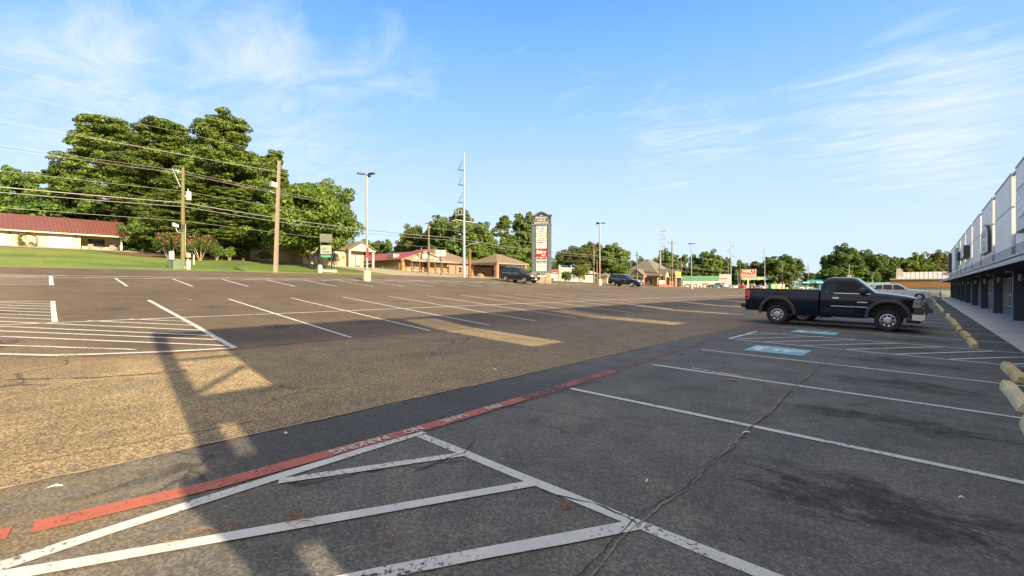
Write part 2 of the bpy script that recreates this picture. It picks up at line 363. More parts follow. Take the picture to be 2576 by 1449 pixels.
    arc = M('MULTIPLY', smooth(wv.outputs[1], .93, .995), smooth(noise(.8, 4), .48, .62))
    c = mix(M('MULTIPLY', arc, .35), c, (.17,.15,.12))
    # chip stones
    vo = N.new('ShaderNodeTexVoronoi'); vo.inputs['Scale'].default_value = 62; L.new(tc.outputs['Object'], vo.inputs['Vector'])
    sv = N.new('ShaderNodeSeparateColor'); L.new(vo.outputs['Color'], sv.inputs[0])
    stone = smooth(sv.outputs[0], .2, 1.0)
    amt = mix(edge, mix(lanemask, (.5,.5,.5), (.95,.95,.95)), (.55,.55,.55))
    sepa = N.new('ShaderNodeSeparateColor'); L.new(amt, sepa.inputs[0])
    val = M('ADD', M('MULTIPLY', M('SUBTRACT', stone, .42), M('MULTIPLY', sepa.outputs[0], 1.15)), 1.0)
    val = M('MULTIPLY', val, M('ADD', .72, M('MULTIPLY', fine, .56)))
    hs = N.new('ShaderNodeHueSaturation'); L.new(c, hs.inputs['Color']); L.new(val, hs.inputs['Value'])
    # scattered pale chips
    v2 = N.new('ShaderNodeTexVoronoi'); v2.inputs['Scale'].default_value = 28; L.new(tc.outputs['Object'], v2.inputs['Vector'])
    s2 = N.new('ShaderNodeSeparateColor'); L.new(v2.outputs['Color'], s2.inputs[0])
    chip = M('MULTIPLY', smooth(s2.outputs[1], .955, .965), M('SUBTRACT', 1.0, smooth(v2.outputs['Distance'], .12, .3)))
    cc = mix(M('MULTIPLY', chip, .6), hs.outputs[0], (.36,.33,.27))
    L.new(cc, b.inputs['Base Color'])
    rr = M('ADD', .66, M('MULTIPLY', fine, .3)); L.new(rr, b.inputs['Roughness'])
    b.inputs['Specular IOR Level'].default_value = .35
    bp = N.new('ShaderNodeBump'); bp.inputs['Strength'].default_value = .55; bp.inputs['Distance'].default_value = .012
    L.new(M('ADD', stone, M('MULTIPLY', fine, .8)), bp.inputs['Height']); L.new(bp.outputs[0], b.inputs['Normal'])
    return m
ASPH = asphalt()
def grassmat():
    m = mat('grass', (.13,.165,.026), .9, var=.25, scale=.35, bump=.8, bscale=14); nt = m.node_tree; N = nt.nodes; L = nt.links; b = N['Principled BSDF']
    tc = N.new('ShaderNodeTexCoord'); n = N.new('ShaderNodeTexNoise'); n.inputs['Scale'].default_value = .09; n.inputs['Detail'].default_value = 6; L.new(tc.outputs['Object'], n.inputs['Vector'])
    n2 = N.new('ShaderNodeTexNoise'); n2.inputs['Scale'].default_value = 2.2; n2.inputs['Detail'].default_value = 8; n2.inputs['Roughness'].default_value = .75; L.new(tc.outputs['Object'], n2.inputs['Vector'])
    r = N.new('ShaderNodeValToRGB'); L.new(n.outputs[0], r.inputs[0]); e = r.color_ramp.elements
    e[0].position = .36; e[0].color = (.062,.108,.011, 1); e[1].position = .66; e[1].color = (.19,.175,.04, 1); k = e.new(.5); k.color = (.120,.172,.015, 1)
    mp = N.new('ShaderNodeMapRange'); L.new(n2.outputs[0], mp.inputs[0]); mp.inputs[1].default_value = .25; mp.inputs[2].default_value = .75; mp.inputs[3].default_value = .5; mp.inputs[4].default_value = 1.45
    hs = N.new('ShaderNodeHueSaturation'); L.new(r.outputs[0], hs.inputs['Color']); L.new(mp.outputs[0], hs.inputs['Value']); L.new(hs.outputs[0], b.inputs['Base Color'])
    return m
GRASS = grassmat()
PAVE = mat('pale_concrete_paving', (.285,.235,.17), .9, var=.15, scale=.6, bump=.2, bscale=20)
ROAD = mat('road_asphalt', (.075,.07,.065), .85, var=.15, scale=.8)
LITTER = mat('pine_straw_bed', (.13,.06,.03), .95, var=.35, scale=2)

def grid(name, xs, ys, m, dz=0, kind='structure', keep=None, slope=ZG):
    v = [(x, y, slope(x, y)+dz) for y in ys for x in xs]; nx = len(xs); f = []
    for j in range(len(ys)-1):
        for i in range(len(xs)-1):
            if keep and not keep((xs[i]+xs[i+1])/2, (ys[j]+ys[j+1])/2): continue
            f.append((j*nx+i, j*nx+i+1, (j+1)*nx+i+1, (j+1)*nx+i))
    me = bpy.data.meshes.new(name); me.from_pydata(v, [], f); me.materials.append(m)
    me.polygons.foreach_set('use_smooth', [True]*len(f)); me.update()
    o = link(name, me); return tag(o, kind=kind)
def rng(a, b, s):
    n = max(1, round(abs(b-a)/s)); return [a+(b-a)*i/n for i in range(n+1)]
XS = [-1500,-900,-600,-400,-300,-230,-200,-160,-130] + rng(-104,-46,2) + rng(-44,-17,1)[:] + rng(-16,2,.5)[:] + [3.5, 8, 15, 30, 60, 120, 300, 700]
XS = sorted(set(XS+[-22.5,-29.5,-16.5])); 
YS = sorted(set([-400,-200,-120,-80,-50] + rng(-30,140,1) + rng(142,200,2) + [215,235,260,300,360,430,520,600,800,1100,1500,2000]))
grid('ground', XS, YS, GRASS, 0)
lx = [x for x in XS if -41.01 <= x <= 3.5]
grid('parking_lot', lx, [y for y in YS if -50 <= y <= 190], ASPH, .03)
# street: lies in a dip between the lot verge and the lawn
grid('street', [x for x in XS if -56 <= x <= -46], [y for y in YS if -120 <= y <= 600], ROAD, .03)
grid('side_street', rng(-41,60,3), rng(205,222,2), ROAD, .03)
def kerb(name, x0, x1, y0, y1, h, m):
    mb = MB()
    ys = rng(y0, y1, 2)
    for a, b in zip(ys[:-1], ys[1:]):
        P = lambda x, y, z: (x, y, ZG(x, y)+z)
        mb.poly([P(x0,a,h),P(x1,a,h),P(x1,b,h),P(x0,b,h)]); mb.poly([P(x1,a,-.1),P(x1,b,-.1),P(x1,b,h),P(x1,a,h)]); mb.poly([P(x0,a,-.1),P(x0,b,-.1),P(x0,b,h),P(x0,a,h)])
    return tag(mb.build(name, m), kind='structure')
kerb('street_kerb', -45.9, -45.6, -100, 190, .12, PAL['concrete'])
kerb('street_kerb', -56.5, -56.2, -100, 190, .13, PAL['concrete'])
# concrete drives across the street
def drape(name, pts, m, dz=.04, n=14, kind='structure'):
    """quad patch (four world corners) draped over the ground"""
    a, b, c, d = [Vector((p[0], p[1])) for p in pts]; v = []; f = []
    for j in range(n+1):
        for i in range(n+1):
            s, t = i/n, j/n; p = (a*(1-s)+b*s)*(1-t)+(d*(1-s)+c*s)*t; v.append((p.x, p.y, ZG(p.x, p.y)+dz))
    for j in range(n):
        for i in range(n): f.append((j*(n+1)+i, j*(n+1)+i+1, (j+1)*(n+1)+i+1, (j+1)*(n+1)+i))
    me = bpy.data.meshes.new(name); me.from_pydata(v, [], f); me.materials.append(m); me.polygons.foreach_set('use_smooth', [True]*len(f)); me.update()
    return tag(link(name, me), kind=kind)
drape('house_drive', [(-104.6,-30),(-97.5,-30),(-96,16),(-104.6,26)], PAVE, .05, 20)
drape('house_drive', [(-97.5,15),(-96,13),(-84,31),(-86,34)], PAVE, .06)
drape('office_drive', [(-57.5,40),(-78,38.5),(-78,63),(-57.5,66)], PAVE, .05, 20)
drape('brick_house_drive', [(-57.5,70),(-84,70),(-84,98),(-57.5,104)], PAVE, .05, 20)
drape('flower_bed', [(-80,14),(-92,12),(-92,34),(-77,33)], LITTER, .05)
drape('station_forecourt', [(-70,225),(-70,300),(20,300),(20,225)], PAVE, .05, 20)
drape('bank_drive', [(-57.5,128),(-61,128),(-61,165),(-57.5,165)], PAVE, .05, 20)

# sidewalk in front of the shops
mb = MB(); SWM = mat('sidewalk_concrete', (.50,.485,.45), .85, var=.12, scale=.5, bump=.15, bscale=30)
for i in range(27):
    y0 = -30+i*5.4; mb.box(1.93, 5.6, y0, y0+5.385, -.3, .0)
tag(mb.build('sidewalk', SWM), kind='structure')

# ---- painted lines
def paintmat(name, col, worn):
    m = mat(name, col, .6, 0, .08, 5); nt = m.node_tree; N = nt.nodes; L = nt.links; b = N['Principled BSDF']
    tc = N.new('ShaderNodeTexCoord'); n = N.new('ShaderNodeTexNoise'); L.new(tc.outputs['Object'], n.inputs['Vector']); n.inputs['Scale'].default_value = 26; n.inputs['Detail'].default_value = 8; n.inputs['Roughness'].default_value = .75
    n2 = N.new('ShaderNodeTexNoise'); L.new(tc.outputs['Object'], n2.inputs['Vector']); n2.inputs['Scale'].default_value = 1.2; n2.inputs['Detail'].default_value = 4
    a = N.new('ShaderNodeMath'); a.operation = 'MULTIPLY_ADD'; L.new(n2.outputs[0], a.inputs[0]); a.inputs[1].default_value = .45; L.new(n.outputs[0], a.inputs[2])
    r = N.new('ShaderNodeMapRange'); L.new(a.outputs[0], r.inputs[0]); r.inputs[1].default_value = worn; r.inputs[2].default_value = worn+.05
    tr = N.new('ShaderNodeBsdfTransparent'); mx = N.new('ShaderNodeMixShader'); L.new(r.outputs[0], mx.inputs[0]); L.new(b.outputs[0], mx.inputs[1]); L.new(tr.outputs[0], mx.inputs[2])
    L.new(mx.outputs[0], N['Material Output'].inputs[0]); return m
LINE = paintmat('white_line_paint', (.49,.49,.475), .81); REDL = paintmat('red_line_paint', (.35,.094,.05), .80); REDM = paintmat('scuffed_red_paint', (.27,.06,.045), .73); BLUEL = paintmat('blue_marking_paint', (.17,.40,.48), .83); FAINT = paintmat('faded_red_paint', (.19,.06,.052), .68); WORN = paintmat('worn_white_paint', (.5,.5,.47), .74)
LR = random.Random(31)
class Mark:
    def __init__(s): s.v = []; s.f = []
    def line(s, pts, w, dz=.045, step=.5):
        P = []
        for a, b in zip(pts[:-1], pts[1:]):
            a, b = Vector(a), Vector(b); n = max(1, int((b-a).length/step)); P += [a+(b-a)*i/n for i in range(n)]
        P.append(Vector(pts[-1])); base = len(s.v)
        for i, p in enumerate(P):
            t = (P[min(i+1, len(P)-1)]-P[max(i-1, 0)]).normalized(); n = Vector((-t.y, t.x))*w/2*LR.uniform(.93, 1.06); p = p+n*LR.uniform(-.08, .08)
            for q in (p+n, p-n): s.v.append((q.x, q.y, ZG(q.x, q.y)+dz-.009))
        for i in range(len(P)-1): s.f.append((base+2*i, base+2*i+1, base+2*i+3, base+2*i+2))
    def done(s, name, m):
        me = bpy.data.meshes.new(name); me.from_pydata(s.v, [], s.f); me.materials.append(m); me.update(); return tag(link(name, me), kind='structure')
PITCH = 2.865
rnd = random.Random(4)
mk = Mark()
# near stalls
SK = (4, )   # line after the aisle
for k in range(0, 33):
    Y = 2.94+PITCH*k
    x0 = -3.9-.04*min(k, 8)+rnd.uniform(-.04, .04)
    if k == 0: mk.line([(-3.88, 3.0), (-1.44, 2.9), (1.9, 2.84)], .115)
    else: mk.line([(x0, Y+.06), (1.9, Y-.1 if k < 5 else Y)], .10, dz=.045+.001*(k % 2))
# near hatched island
mk.line([(-3.95,3.08),(-3.90,1.6),(-3.87,1.13),(-3.84,.58),(-3.8,.07),(-3.78,-1.5),(-3.7,-3)], .115, .047)
mk.line([(-3.17,2.96),(-3.81,1.55)], .10, .049); mk.line([(-2.32,2.91),(-3.59,.23),(-3.75,-.1)], .11, .049); mk.line([(-1.43,2.88),(-2.18,1.53),(-3.0,-.1)], .12, .049)
mk.line([(-.55,2.87),(-2.1,-.2)], .11, .049); mk.line([(.4,2.86),(-1.15,-.2)], .11, .049)
# access aisle by the accessible stalls
ya, yb = 14.4, 17.27
mk.line([(-4.25,14.5),(-4.26,17.55)], .11, .049)
for a, b in (((-4.26,16.08),(-3.34,17.57)), ((-4.05,14.7),(-2.38,17.5)), ((-3.31,14.52),(-1.5,17.25)), ((-2.41,14.42),(-.5,17.25)), ((-1.49,14.38),(.41,17.2)), ((-.47,14.38),(1.34,17.1)), ((.47,14.37),(1.88,16.4)), ((1.35,14.36),(1.9,15.2))): mk.line([a, b], .10, .051)
mk.done('stall_lines', LINE)
# middle double row and its hatched end
mk = Mark()
c1 = lambda x, y: (x/3.22/1.165, (750+y/3.22)/1.165)
for k in range(0, 33):
    Y = 4.34+2.69*k
    if k == 0: continue
    mk.line([(-22.5, Y+rnd.uniform(-.05,.05)), (-11.5, Y-.45-.02*k if k < 5 else Y-.5)], .10)
mk.line([G(*c1(1400,425)), G(*c1(1840,668)), G(*c1(2220,885))], .13)
mk.line([(-17.0,-.5),(-16.95,95)], .10, .049)
for a, b in (((1220,608),(1760,630)), ((830,625),(1820,668)), ((-900,592),(1890,715)), ((-900,640),(1970,765)), ((-900,688),(2050,805)), ((-900,740),(2150,862))): mk.line([G(*c1(*a)), G(*c1(*b))], .10, .049)
for a, b in (((-900,425),(480,465)), ((-900,448),(480,488)), ((-900,472),(480,515)), ((-900,498),(480,545)), ((-900,528),(480,577)), ((-900,560),(480,612)), ((-900,444),(515,437))): mk.line([G(*c1(*a)), G(*c1(*b))], .10, .049)
mk.line([G(*c1(498,437)), G(*c1(515,637))], .12, .051)
mk.line([G(*c1(-700,905)), G(*c1(0,945)), G(*c1(500,957)), G(*c1(900,946)), G(*c1(1480,925)), G(*c1(2220,885))], .13, .051)
# row by the street
for k in range(0, 34):
    Y = 5.14+2.75*k
    mk.line([(-35, Y), (-29.5, Y-.35)], .11)
for X in (-35.0, -36.1): mk.line([(X,-9),(X,100)], .10, .049)
for k in range(20): mk.line([(-35.05, 1+k*2.75),(-36.05, 3.2+k*2.75)], .08, .051)
c0 = lambda x, y: (x/2.635/1.165, (300+y/2.635)/1.165)
for a, b in (((-500,1333),(390,1347)), ((-500,1345),(390,1358)), ((-500,1357),(390,1370)), ((-500,1370),(390,1382)), ((-500,1383),(390,1394)), ((-500,1396),(390,1406)), ((-500,1410),(400,1418))): mk.line([G(*c0(*a)), G(*c0(*b))], .10, .049)
mk.line([G(*c0(392,1345)), G(*c0(398,1419))], .16, .051)
mk.done('stall_lines', LINE)
mk = Mark()
mk.line([G(*c1(-400,850)), G(*c1(0,860)), G(*c1(1280,900))], .10, .049); mk.line([G(*c1(-20,930)), G(*c1(-400,900))], .1, .049); mk.line([(-3.3,8.95),(-2.4,8.8)], .06, .046)
mk.done('worn_lines', WORN)
# fire lane lines
mk = Mark()
mk.line([(-4.75,-3.2),(-4.5,-1.6),(-4.33,-.3),(-4.25,.12)], .17, .047)
mk.line([(-4.23,.22),(-4.10,1.19),(-4.08,2.1),(-4.06,3.4),(-4.10,4.9)], .18, .047)
mk.done('fire_lane_line', REDL)
mk = Mark(); mk.line([(-4.10,4.9),(-4.12,5.4),(-4.2,7.58)], .18, .047); mk.done('fire_lane_line', REDM)
mk = Mark()
mk.line([(-4.2,7.58),(-4.43,10.99),(-4.55,14),(-4.6,20)], .2, .047)
mk.line([G(*c1(-400,920)), G(*c1(0,965)), G(*c1(500,975)), G(*c1(1100,952)), G(*c1(1950,915)), (-11.45,6.4), (-11.3,10), (-11.4,24)], .2, .047)
mk.line([(-40.2,-6),(-40.5,-1),(-40.2,1.2)], .5, .047)
mk.done('faded_fire_lane_line', FAINT)
def ground_text(body, size, x, y, rz, m, sx=1.0):
    t = text('fire_lane_lettering', body, size, m, None, (x, y, ZG(x, y)+.0435), (0, 0, rz), .001, .004, sx); return tag(t, kind='structure')
# lettering reads from the lane side
for w, y, s in (('NO', 2.86, 1.0), ('PARKING', 2.32, 1.0), ('FIRE', 4.05, 1.0), ('LANE', 3.4, 1.0)): pass
LETW = paintmat('stencil_white', (.45,.42,.42), .80)
for w, y in (('PARKING', 2.42), ('NO', 3.03), ('LANE', 3.62), ('FIRE', 4.28)):
    x = float(np.interp(y, [1.19,2.1,3.4,5.4], [-4.10,-4.08,-4.06,-4.12])); ground_text(w, .16, x, y, R(-90), LETW, .92)
# accessible parking symbols: blue panel and white wheelchair figure
def access_symbol(y0, y1, x0, x1):
    mk = Mark(); mk.line([(x0, (y0+y1)/2), (x1, (y0+y1)/2)], y1-y0, .047); mk.done('accessible_parking_panel', BLUEL)
    cx, cy = (x0+x1)/2, (y0+y1)/2; mk = Mark()
    P = lambda a, b: (cx+a, cy+b*1.15)      # a: along the figure, b: sideways
    arc = [P(-.22+.24*math.cos(t), .0+.26*math.sin(t)) for t in [R(100+i*17) for i in range(14)]]
    mk.line(arc, .17, .052, .2); mk.line([P(.42,.04),P(-.02,.02),P(-.02,-.2),P(-.34,-.32),P(-.36,-.42)], .18, .052, .2); mk.line([P(.22,.02),P(.22,-.2)], .16, .053, .2)
    mk.line([P(.44,.04),P(.58,.04)], .22, .054, .2); mk.done('accessible_parking_figure', mat('symbol_white', (.60,.62,.62), .6))
access_symbol(12.36, 13.6, -3.30, -2.05); access_symbol(18.28, 19.52, -3.40, -2.13)

# cracks
def crack(name, pts, w, m, jit=.05, seed=1, dz=.0405):
    rr = random.Random(seed); P = []; wob = [0.0]
    for a, b in zip(pts[:-1], pts[1:]):
        a, b = Vector(a), Vector(b); n = max(2, int((b-a).length/.09))
        for i in range(n):
            wob[0] = wob[0]*.85+rr.gauss(0, jit*.22); P.append(a+(b-a)*i/n+Vector((-(b-a).y, (b-a).x)).normalized()*wob[0])
    P.append(Vector(pts[-1])); v = []; f = []
    for i, p in enumerate(P):
        t = (P[min(i+1, len(P)-1)]-P[max(i-1, 0)]).normalized(); ww = w*rr.uniform(.35, 1.4)/2; n = Vector((-t.y, t.x))*ww
        for q in (p+n, p-n): v.append((q.x, q.y, ZG(q.x, q.y)+dz))
    for i in range(len(P)-1): f.append((2*i, 2*i+1, 2*i+3, 2*i+2))
    me = bpy.data.meshes.new(name); me.from_pydata(v, [], f); me.materials.append(m); me.update(); return tag(link(name, me), kind='structure')
DIRTC = paintmat('dirt_filled_crack', (.20,.145,.085), .80); BLKC = mat('open_crack', (.012,.011,.01), .95, var=.3)
crack('pavement_crack', [(-1.4,-1),(-1.4,2.25),(-1.44,2.9),(-1.45,5.6),(-1.51,8.48),(-1.54,14.6),(-1.53,23.2),(-1.5,40),(-1.5,70)], .016, DIRTC, .05, 3)
crack('pavement_crack', [(-1.4,2.0),(-1.44,2.9),(-1.45,5.6),(-1.51,8.48),(-1.54,14.6)], .007, BLKC, .05, 3, .0435)
crack('pavement_crack', [(-5.15,-3),(-5.12,2),(-5.15,6),(-5.2,12),(-5.3,30)], .045, mat('dusty_seam', (.26,.2,.125), .95, var=.4, scale=6), .04, 5)
crack('pavement_crack', [(-5.9,-3),(-5.6,2)], .03, DIRTC, .05, 15)
for i, (p, w) in enumerate(((([(-4.7,4.2),(-3.6,4.6),(-2.3,4.9),(-.9,6.6)]), .009), ([(-6.6,11.3),(-7.6,10.0),(-9.6,9.2),(-8.6,7.9),(-9.5,5.6)], .02), ([(-8.7,10.5),(-8,12.5),(-8.6,15),(-7.2,17)], .014), ([(-11.2,-1),(-9.6,1.2),(-9.3,2.3)], .03),
        ([(-1,7.3),(0,7),(1.2,7.3)], .008), ([(-3.5,6.9),(-2.1,7.4),(-.7,7.1)], .008), ([(-3.2,2.4),(-3.17,2.98),(-3.4,3.3)], .01), ([(-2.2,2.86),(-1.8,2.94),(-1.44,2.9)], .012))): crack('pavement_crack', p, w, BLKC, .06, 20+i)
# ================================================================ STRIP MALL
FX = 3.4; TOP = 7.4; CANZ = 2.5; YE = 111.0
PANEL = ribmat('ribbed_wall_panel', (.86,.835,.78), .62, 1, .05, .45, 0, .08)
PBAND = ribmat('grey_panel_base', (.38,.385,.395), .62, 1, .05, .5, 0, .06)
FASC = mat('canopy_fascia', (.56,.55,.54), .5, .1, .08, 1.5); SOFF = mat('dark_soffit', (.10,.10,.10), .8)
NAVY = mat('dark_blue_column', (.062,.067,.077), .5, var=.12); STONE = brickmat('stacked_stone', (.40,.32,.25), (.5,.42,.33), (.2,.18,.15), .5, .19)
SKYW = mat('gap_sky_white', (.80,.80,.80), .5, var=.03); ROOFM = mat('flat_roof', (.3,.3,.29), .9); ALU = mat('aluminium_frame', (.72,.73,.74), .4, .1)  # the strip white imitates sky brightness in the panel gaps
mall = thing('shopping_centre', 'long single-storey row of shops with tall grey ribbed panels over a dark columned walkway', 'building', (FX, 0, -.05))
mb = MB(); Z0 = 0.05
# body behind the walkway, with flat roof; local x from the facade plane
mb.box(2.2, 24, 1.35, YE, -.2, 2.62, 0); mb.box(.55, 24, 1.35, YE, 2.62, 4.05, 0)
mb.build('wall', mat('shop_wall', (.30,.28,.25), .85), mall)
mb = MB(); mb.box(.12, 24.2, 1.3, YE+.1, 4.05, 4.4); mb.build('roof', ROOFM, mall)
gapc = [7.9+8.6*k for k in range(12)]
edges = [1.2] + [q for g in gapc for q in (g-.72, g+.72)] + [YE]
for i in range(0, len(edges), 2):
    a, b = edges[i], edges[i+1]
    if b-a < .5: continue
    mb = MB(); mb.box(-.02, .1, a, b, 3.75, 5.72, 0); mb.box(-.02, .1, a, b, 5.76, TOP, 0); mb.box(-.05, .13, a, b, TOP, TOP+.07, 1); mb.box(-.025, .09, a, b, 5.70, 5.78, 1)
    p = mb.build('facade_panel', [PANEL, PBAND], mall)
    mb = MB(); mb.box(-.035, .1, a, b, 2.72, 3.75); mb.build('panel_base', PBAND, mall)
# frame seen in the gaps: posts and braces
for g in gapc[:11]:
    mb = MB()
    mb.box(.12, .2, g-.71, g-.64, 2.6, TOP-.05)
    mb.box(.13, .18, g-.71, g+.71, 3.69, 3.81); mb.box(.13, .15, g-.71, g+.71, 5.73, 5.76)
    mb.box(.14, .2, g-.71, g+.71, 2.72, 3.68, 0); mb.box(.02, .1, g-.71, g+.71, TOP-.10, TOP+.02, 0)
    wr = MB(); wr.box(.105, .62, g+.72, g+.78, 3.82, 5.66); wr.box(.105, .62, g+.72, g+.78, 5.82, TOP-.12); wr.build('gap_sky_strip', SKYW, mall)  # added white strips, standing in for bright sky through the gap
    mb.tube([(.2, g+.1, 3.7), (.2, g+.15, TOP)], .022, 6); 
    mb.build('gap_frame', PAL['blackm'], mall)
mb = MB(); mb.box(.0, .3, .0, .22, -.1, TOP+.05); mb.build('end_post', PBAND, mall)
for q in ((.22,1.2,7.08,TOP),(.22,1.2,3.8,4.4),(.22,1.2,2.6,3.3),(.42,1.2,3.302,3.798),(.40,1.7,-.1,2.598),(.22,.398,-.1,1.8)): mb = MB(); mb.box(.02,.12,*q); mb.build('streak_plate', PAL['blackm'], mall)  # unseen plates, cut and placed to shape the shadow and its sun streaks
for a, b in (((.07,.25,4.5),(.07,1.15,5.2)), ((.07,.25,5.75),(.07,1.15,5.75))): mb = MB(); mb.tube([a, b], .05, 6); mb.build('brace', PAL['blackm'], mall)
# canopy
mb = MB(); mb.box(-1.15, -.03, -.0, YE+.6, CANZ+.06, CANZ+.12, 0); mb.box(-.03, 2.2, 1.3, YE, CANZ+.04, CANZ+.16, 0)
for i in range(0, 58): mb.box(-1.1, 2.1, 1.4+i*1.88, 1.5+i*1.88, CANZ-.02, CANZ+.05, 0)
mb.build('canopy', SOFF, mall)
mb = MB()
for i in range(19): mb.box(-1.22, -1.16, i*5.9, min(YE+.6, i*5.9+5.88), CANZ-.02, CANZ+.24)
mb.box(-1.22, -.04, -.01, YE+.6, CANZ+.13, CANZ+.17); mb.build('fascia', FASC, mall)
for g in gapc:
    mb = MB(); mb.box(-.05, .36, g-.2, g+.2, 0, CANZ+.02); mb.box(-.09, .40, g-.24, g+.24, 0, .05, 0); mb.build('column', NAVY, mall)
    mb = MB(); mb.lathe([(.0,0),(.085,0),(.09,.02),(.09,.3),(.075,.33),(0,.33)], (.18, g-.34, 2.0), 'z', 14); mb.box(.12,.24,g-.27,g-.19,2.1,2.22); mb.build('wall_lamp', PAL['white'], mall)
    mb = MB(); mb.lathe([(.0,0),(.13,.0),(.13,.12),(.0,.14)], (-.3, g-1.2, CANZ-.12), 'z', 14); mb.build('soffit_lamp', PAL['offwhite'], mall)
    mb = MB(); mb.box(-.07, -.045, g-.08, g+.06, 1.2, 1.42); mb.build('outlet_box', PAL['offwhite'], mall)
# storefronts: stone piers, glazed doors and windows, 2.15 m behind the facade plane
for i, g in enumerate(gapc):
    a, b = g-8.0, g
    y0 = max(a, .7)
    mb = MB(); mb.box(2.08, 2.22, b-1.3, b-.1, 0, 2.6); mb.build('stone_pier', STONE, mall); mb = MB(); mb.box(2.08, 2.22, y0, y0+.5, 0, 2.6); mb.build('stone_pier', STONE, mall)
    fr = MB(); gl = MB(); y = y0+.55; yend = b-1.35; n = max(2, round((yend-y)/1.3)); w = (yend-y)/n
    for k in range(n):
        p, q = y+k*w, y+(k+1)*w
        fr.box(2.1, 2.18, p, p+.07, 0, 2.5); fr.box(2.1, 2.18, q-.07, q, 0, 2.5); fr.box(2.1, 2.18, p+.07, q-.07, 2.4, 2.5); fr.box(2.1, 2.18, p+.07, q-.07, 0, .12); fr.box(2.1,2.18,p+.07,q-.07,1.0,1.06)
        gl.poly([(2.14,p+.07,.12),(2.14,q-.07,.12),(2.14,q-.07,2.4),(2.14,p+.07,2.4)])
        if k == n//2: fr.tube([(2.05,q-.16,.9),(2.02,q-.16,.95),(2.02,q-.16,1.35),(2.05,q-.16,1.4)], .016, 6)
    f = fr.build('shopfront_frame', ALU, mall); gl.build('pane', PAL['winglass'], f)
mb = MB(); mb.box(-.03, .3, YE, YE+.12, 2.7, TOP); mb.box(.3, 22, YE, YE+.12, -.1, 4.6); mb.build('end_wall', PANEL, mall)
mb = MB(); mb.box(-.35, 1.0, 45.2, 46.4, .001, .02); mb.build('door_mat', PAL['dark'], mall)

# signs hanging on the facade
def board(name, label, y0, y1, z0, z1, proud, mface, medge, arch=False):
    t = thing(name, label, 'sign', (FX-.03, 0, 0)); mb = MB()
    if arch:
        yc, hw = (y0+y1)/2, (y1-y0)/2; pts = [(y0, z0), (y1, z0)] + [(yc+hw*math.cos(R(a)), z1-hw*.42+hw*.42*math.sin(R(a))) for a in range(0, 181, 12)]
    else: pts = [(y0, z0), (y1, z0), (y1, z1), (y0, z1)]
    mb.prism(pts, 'x', -proud, -.02, 1, 1); b = mb.build('sign_box', [medge, medge], t)
    cx = sum(p[0] for p in pts)/len(pts); cz = (z0+z1)/2
    mb = MB(); mb.prism([(cx+(p[0]-cx)*.95, cz+(p[1]-cz)*.93) for p in pts], 'x', -proud-.012, -proud-.002); mb.build('sign_face', mface, t)
    return t
SFACE = mat('sign_face_white', (.66,.66,.65), .5, var=.03); SLET = mat('sign_letter_grey', (.48,.49,.51), .5); SEDGE = mat('sign_edge_brown', (.07,.055,.05), .5)
RX = (R(90), 0, R(-90))
t = board('arched_sign', 'white round-topped sign board with grey lettering high on the shop facade', 43.6, 48.6, 3.95, 5.95, .16, SFACE, mat('sign_edge_dark', (.06,.05,.045), .5), True)
text('lettering', 'MISSION', .62, SLET, t, (-.18, 46.1, 5.28), RX, .006, .01, .95); text('lettering', 'store', .42, SLET, t, (-.18, 46.1, 4.75), RX, .006, .01); text('lettering', 'RESALE SHOP', .40, SLET, t, (-.18, 46.1, 4.3), RX, .006, .01, .9)
t = board('box_sign', 'large pale lightbox sign with raised white letters nearest on the facade', 25.4, 30.8, 4.05, 6.0, .2, SFACE, SEDGE)
text('lettering', 'Baker', 1.25, mat('sign_letter_white', (.8,.8,.8), .4), t, (-.23, 28.4, 5.05), RX, .03, .03)
t = board('box_sign', 'small white boxed sign with a dark brown end on the facade', 62.2, 67.0, 4.5, 5.65, .42, SFACE, SEDGE)
t = board('tall_sign', 'tall pale panel sign beyond the dark lettered sign', 81, 86.5, 4.0, 6.6, .25, SFACE, mat('sign_edge_pale', (.4,.42,.45), .5))
t = board('dark_sign', 'tall black sign panel at the far end of the facade', 99, 106, 4.0, 6.9, .3, mat('sign_face_black', (.02,.02,.022), .4), SEDGE)
t = thing('letter_sign', 'dark lettered sign with a green emblem on the facade', 'sign', (FX-.03, 0, 0))
text('lettering', 'CLUB', 1.3, mat('sign_letter_navy', (.02,.025,.05), .4), t, (-.25, 74.0, 5.1), RX, .15, .05); mb = MB(); mb.prism([(76.4,4.3),(77.6,4.3),(77.9,5.0),(77.2,5.9),(76.3,5.2)], 'x', -.3, -.05); mb.build('emblem', PAL['green'], t)

# wheel stops
STOPM = mat('wheel_stop_yellow', (.60,.44,.17), .85, var=.3, scale=5, bump=.5, col2=(.70,.55,.28)); STOPW = mat('wheel_stop_faded', (.62,.52,.30), .85, var=.2, scale=3, bump=.4)
def stop_mesh(m, seed):
    rr = random.Random(seed); mb = MB(); ys = [-1.0,-.995,-.93,-.6,-.25,0,.3,.6,.93,.995,1.0]; sec = [(-.095,0),(-.09,.06),(-.06,.125),(-.045,.135),(.045,.135),(.06,.125),(.09,.06),(.095,0)]
    base = []
    for y in ys:
        k = .80 if abs(y) > .99 else (.92 if abs(y) > .98 else 1); base.append(len(mb.v))
        mb.v += [(px*k+rr.gauss(0,.003), y, max(0, pz*k+(rr.gauss(0,.003) if pz else 0))) for px, pz in sec]
    for i in range(len(ys)-1):
        for j in range(7): mb.f.append((base[i]+j, base[i]+j+1, base[i+1]+j+1, base[i+1]+j)); mb.m.append(0)
    mb.f.append(tuple(base[0]+j for j in range(8))); mb.m.append(0); mb.f.append(tuple(base[-1]+7-j for j in range(8))); mb.m.append(0)
    o = mb.build('wheel_stop', m, None, 18); return o
labs = []
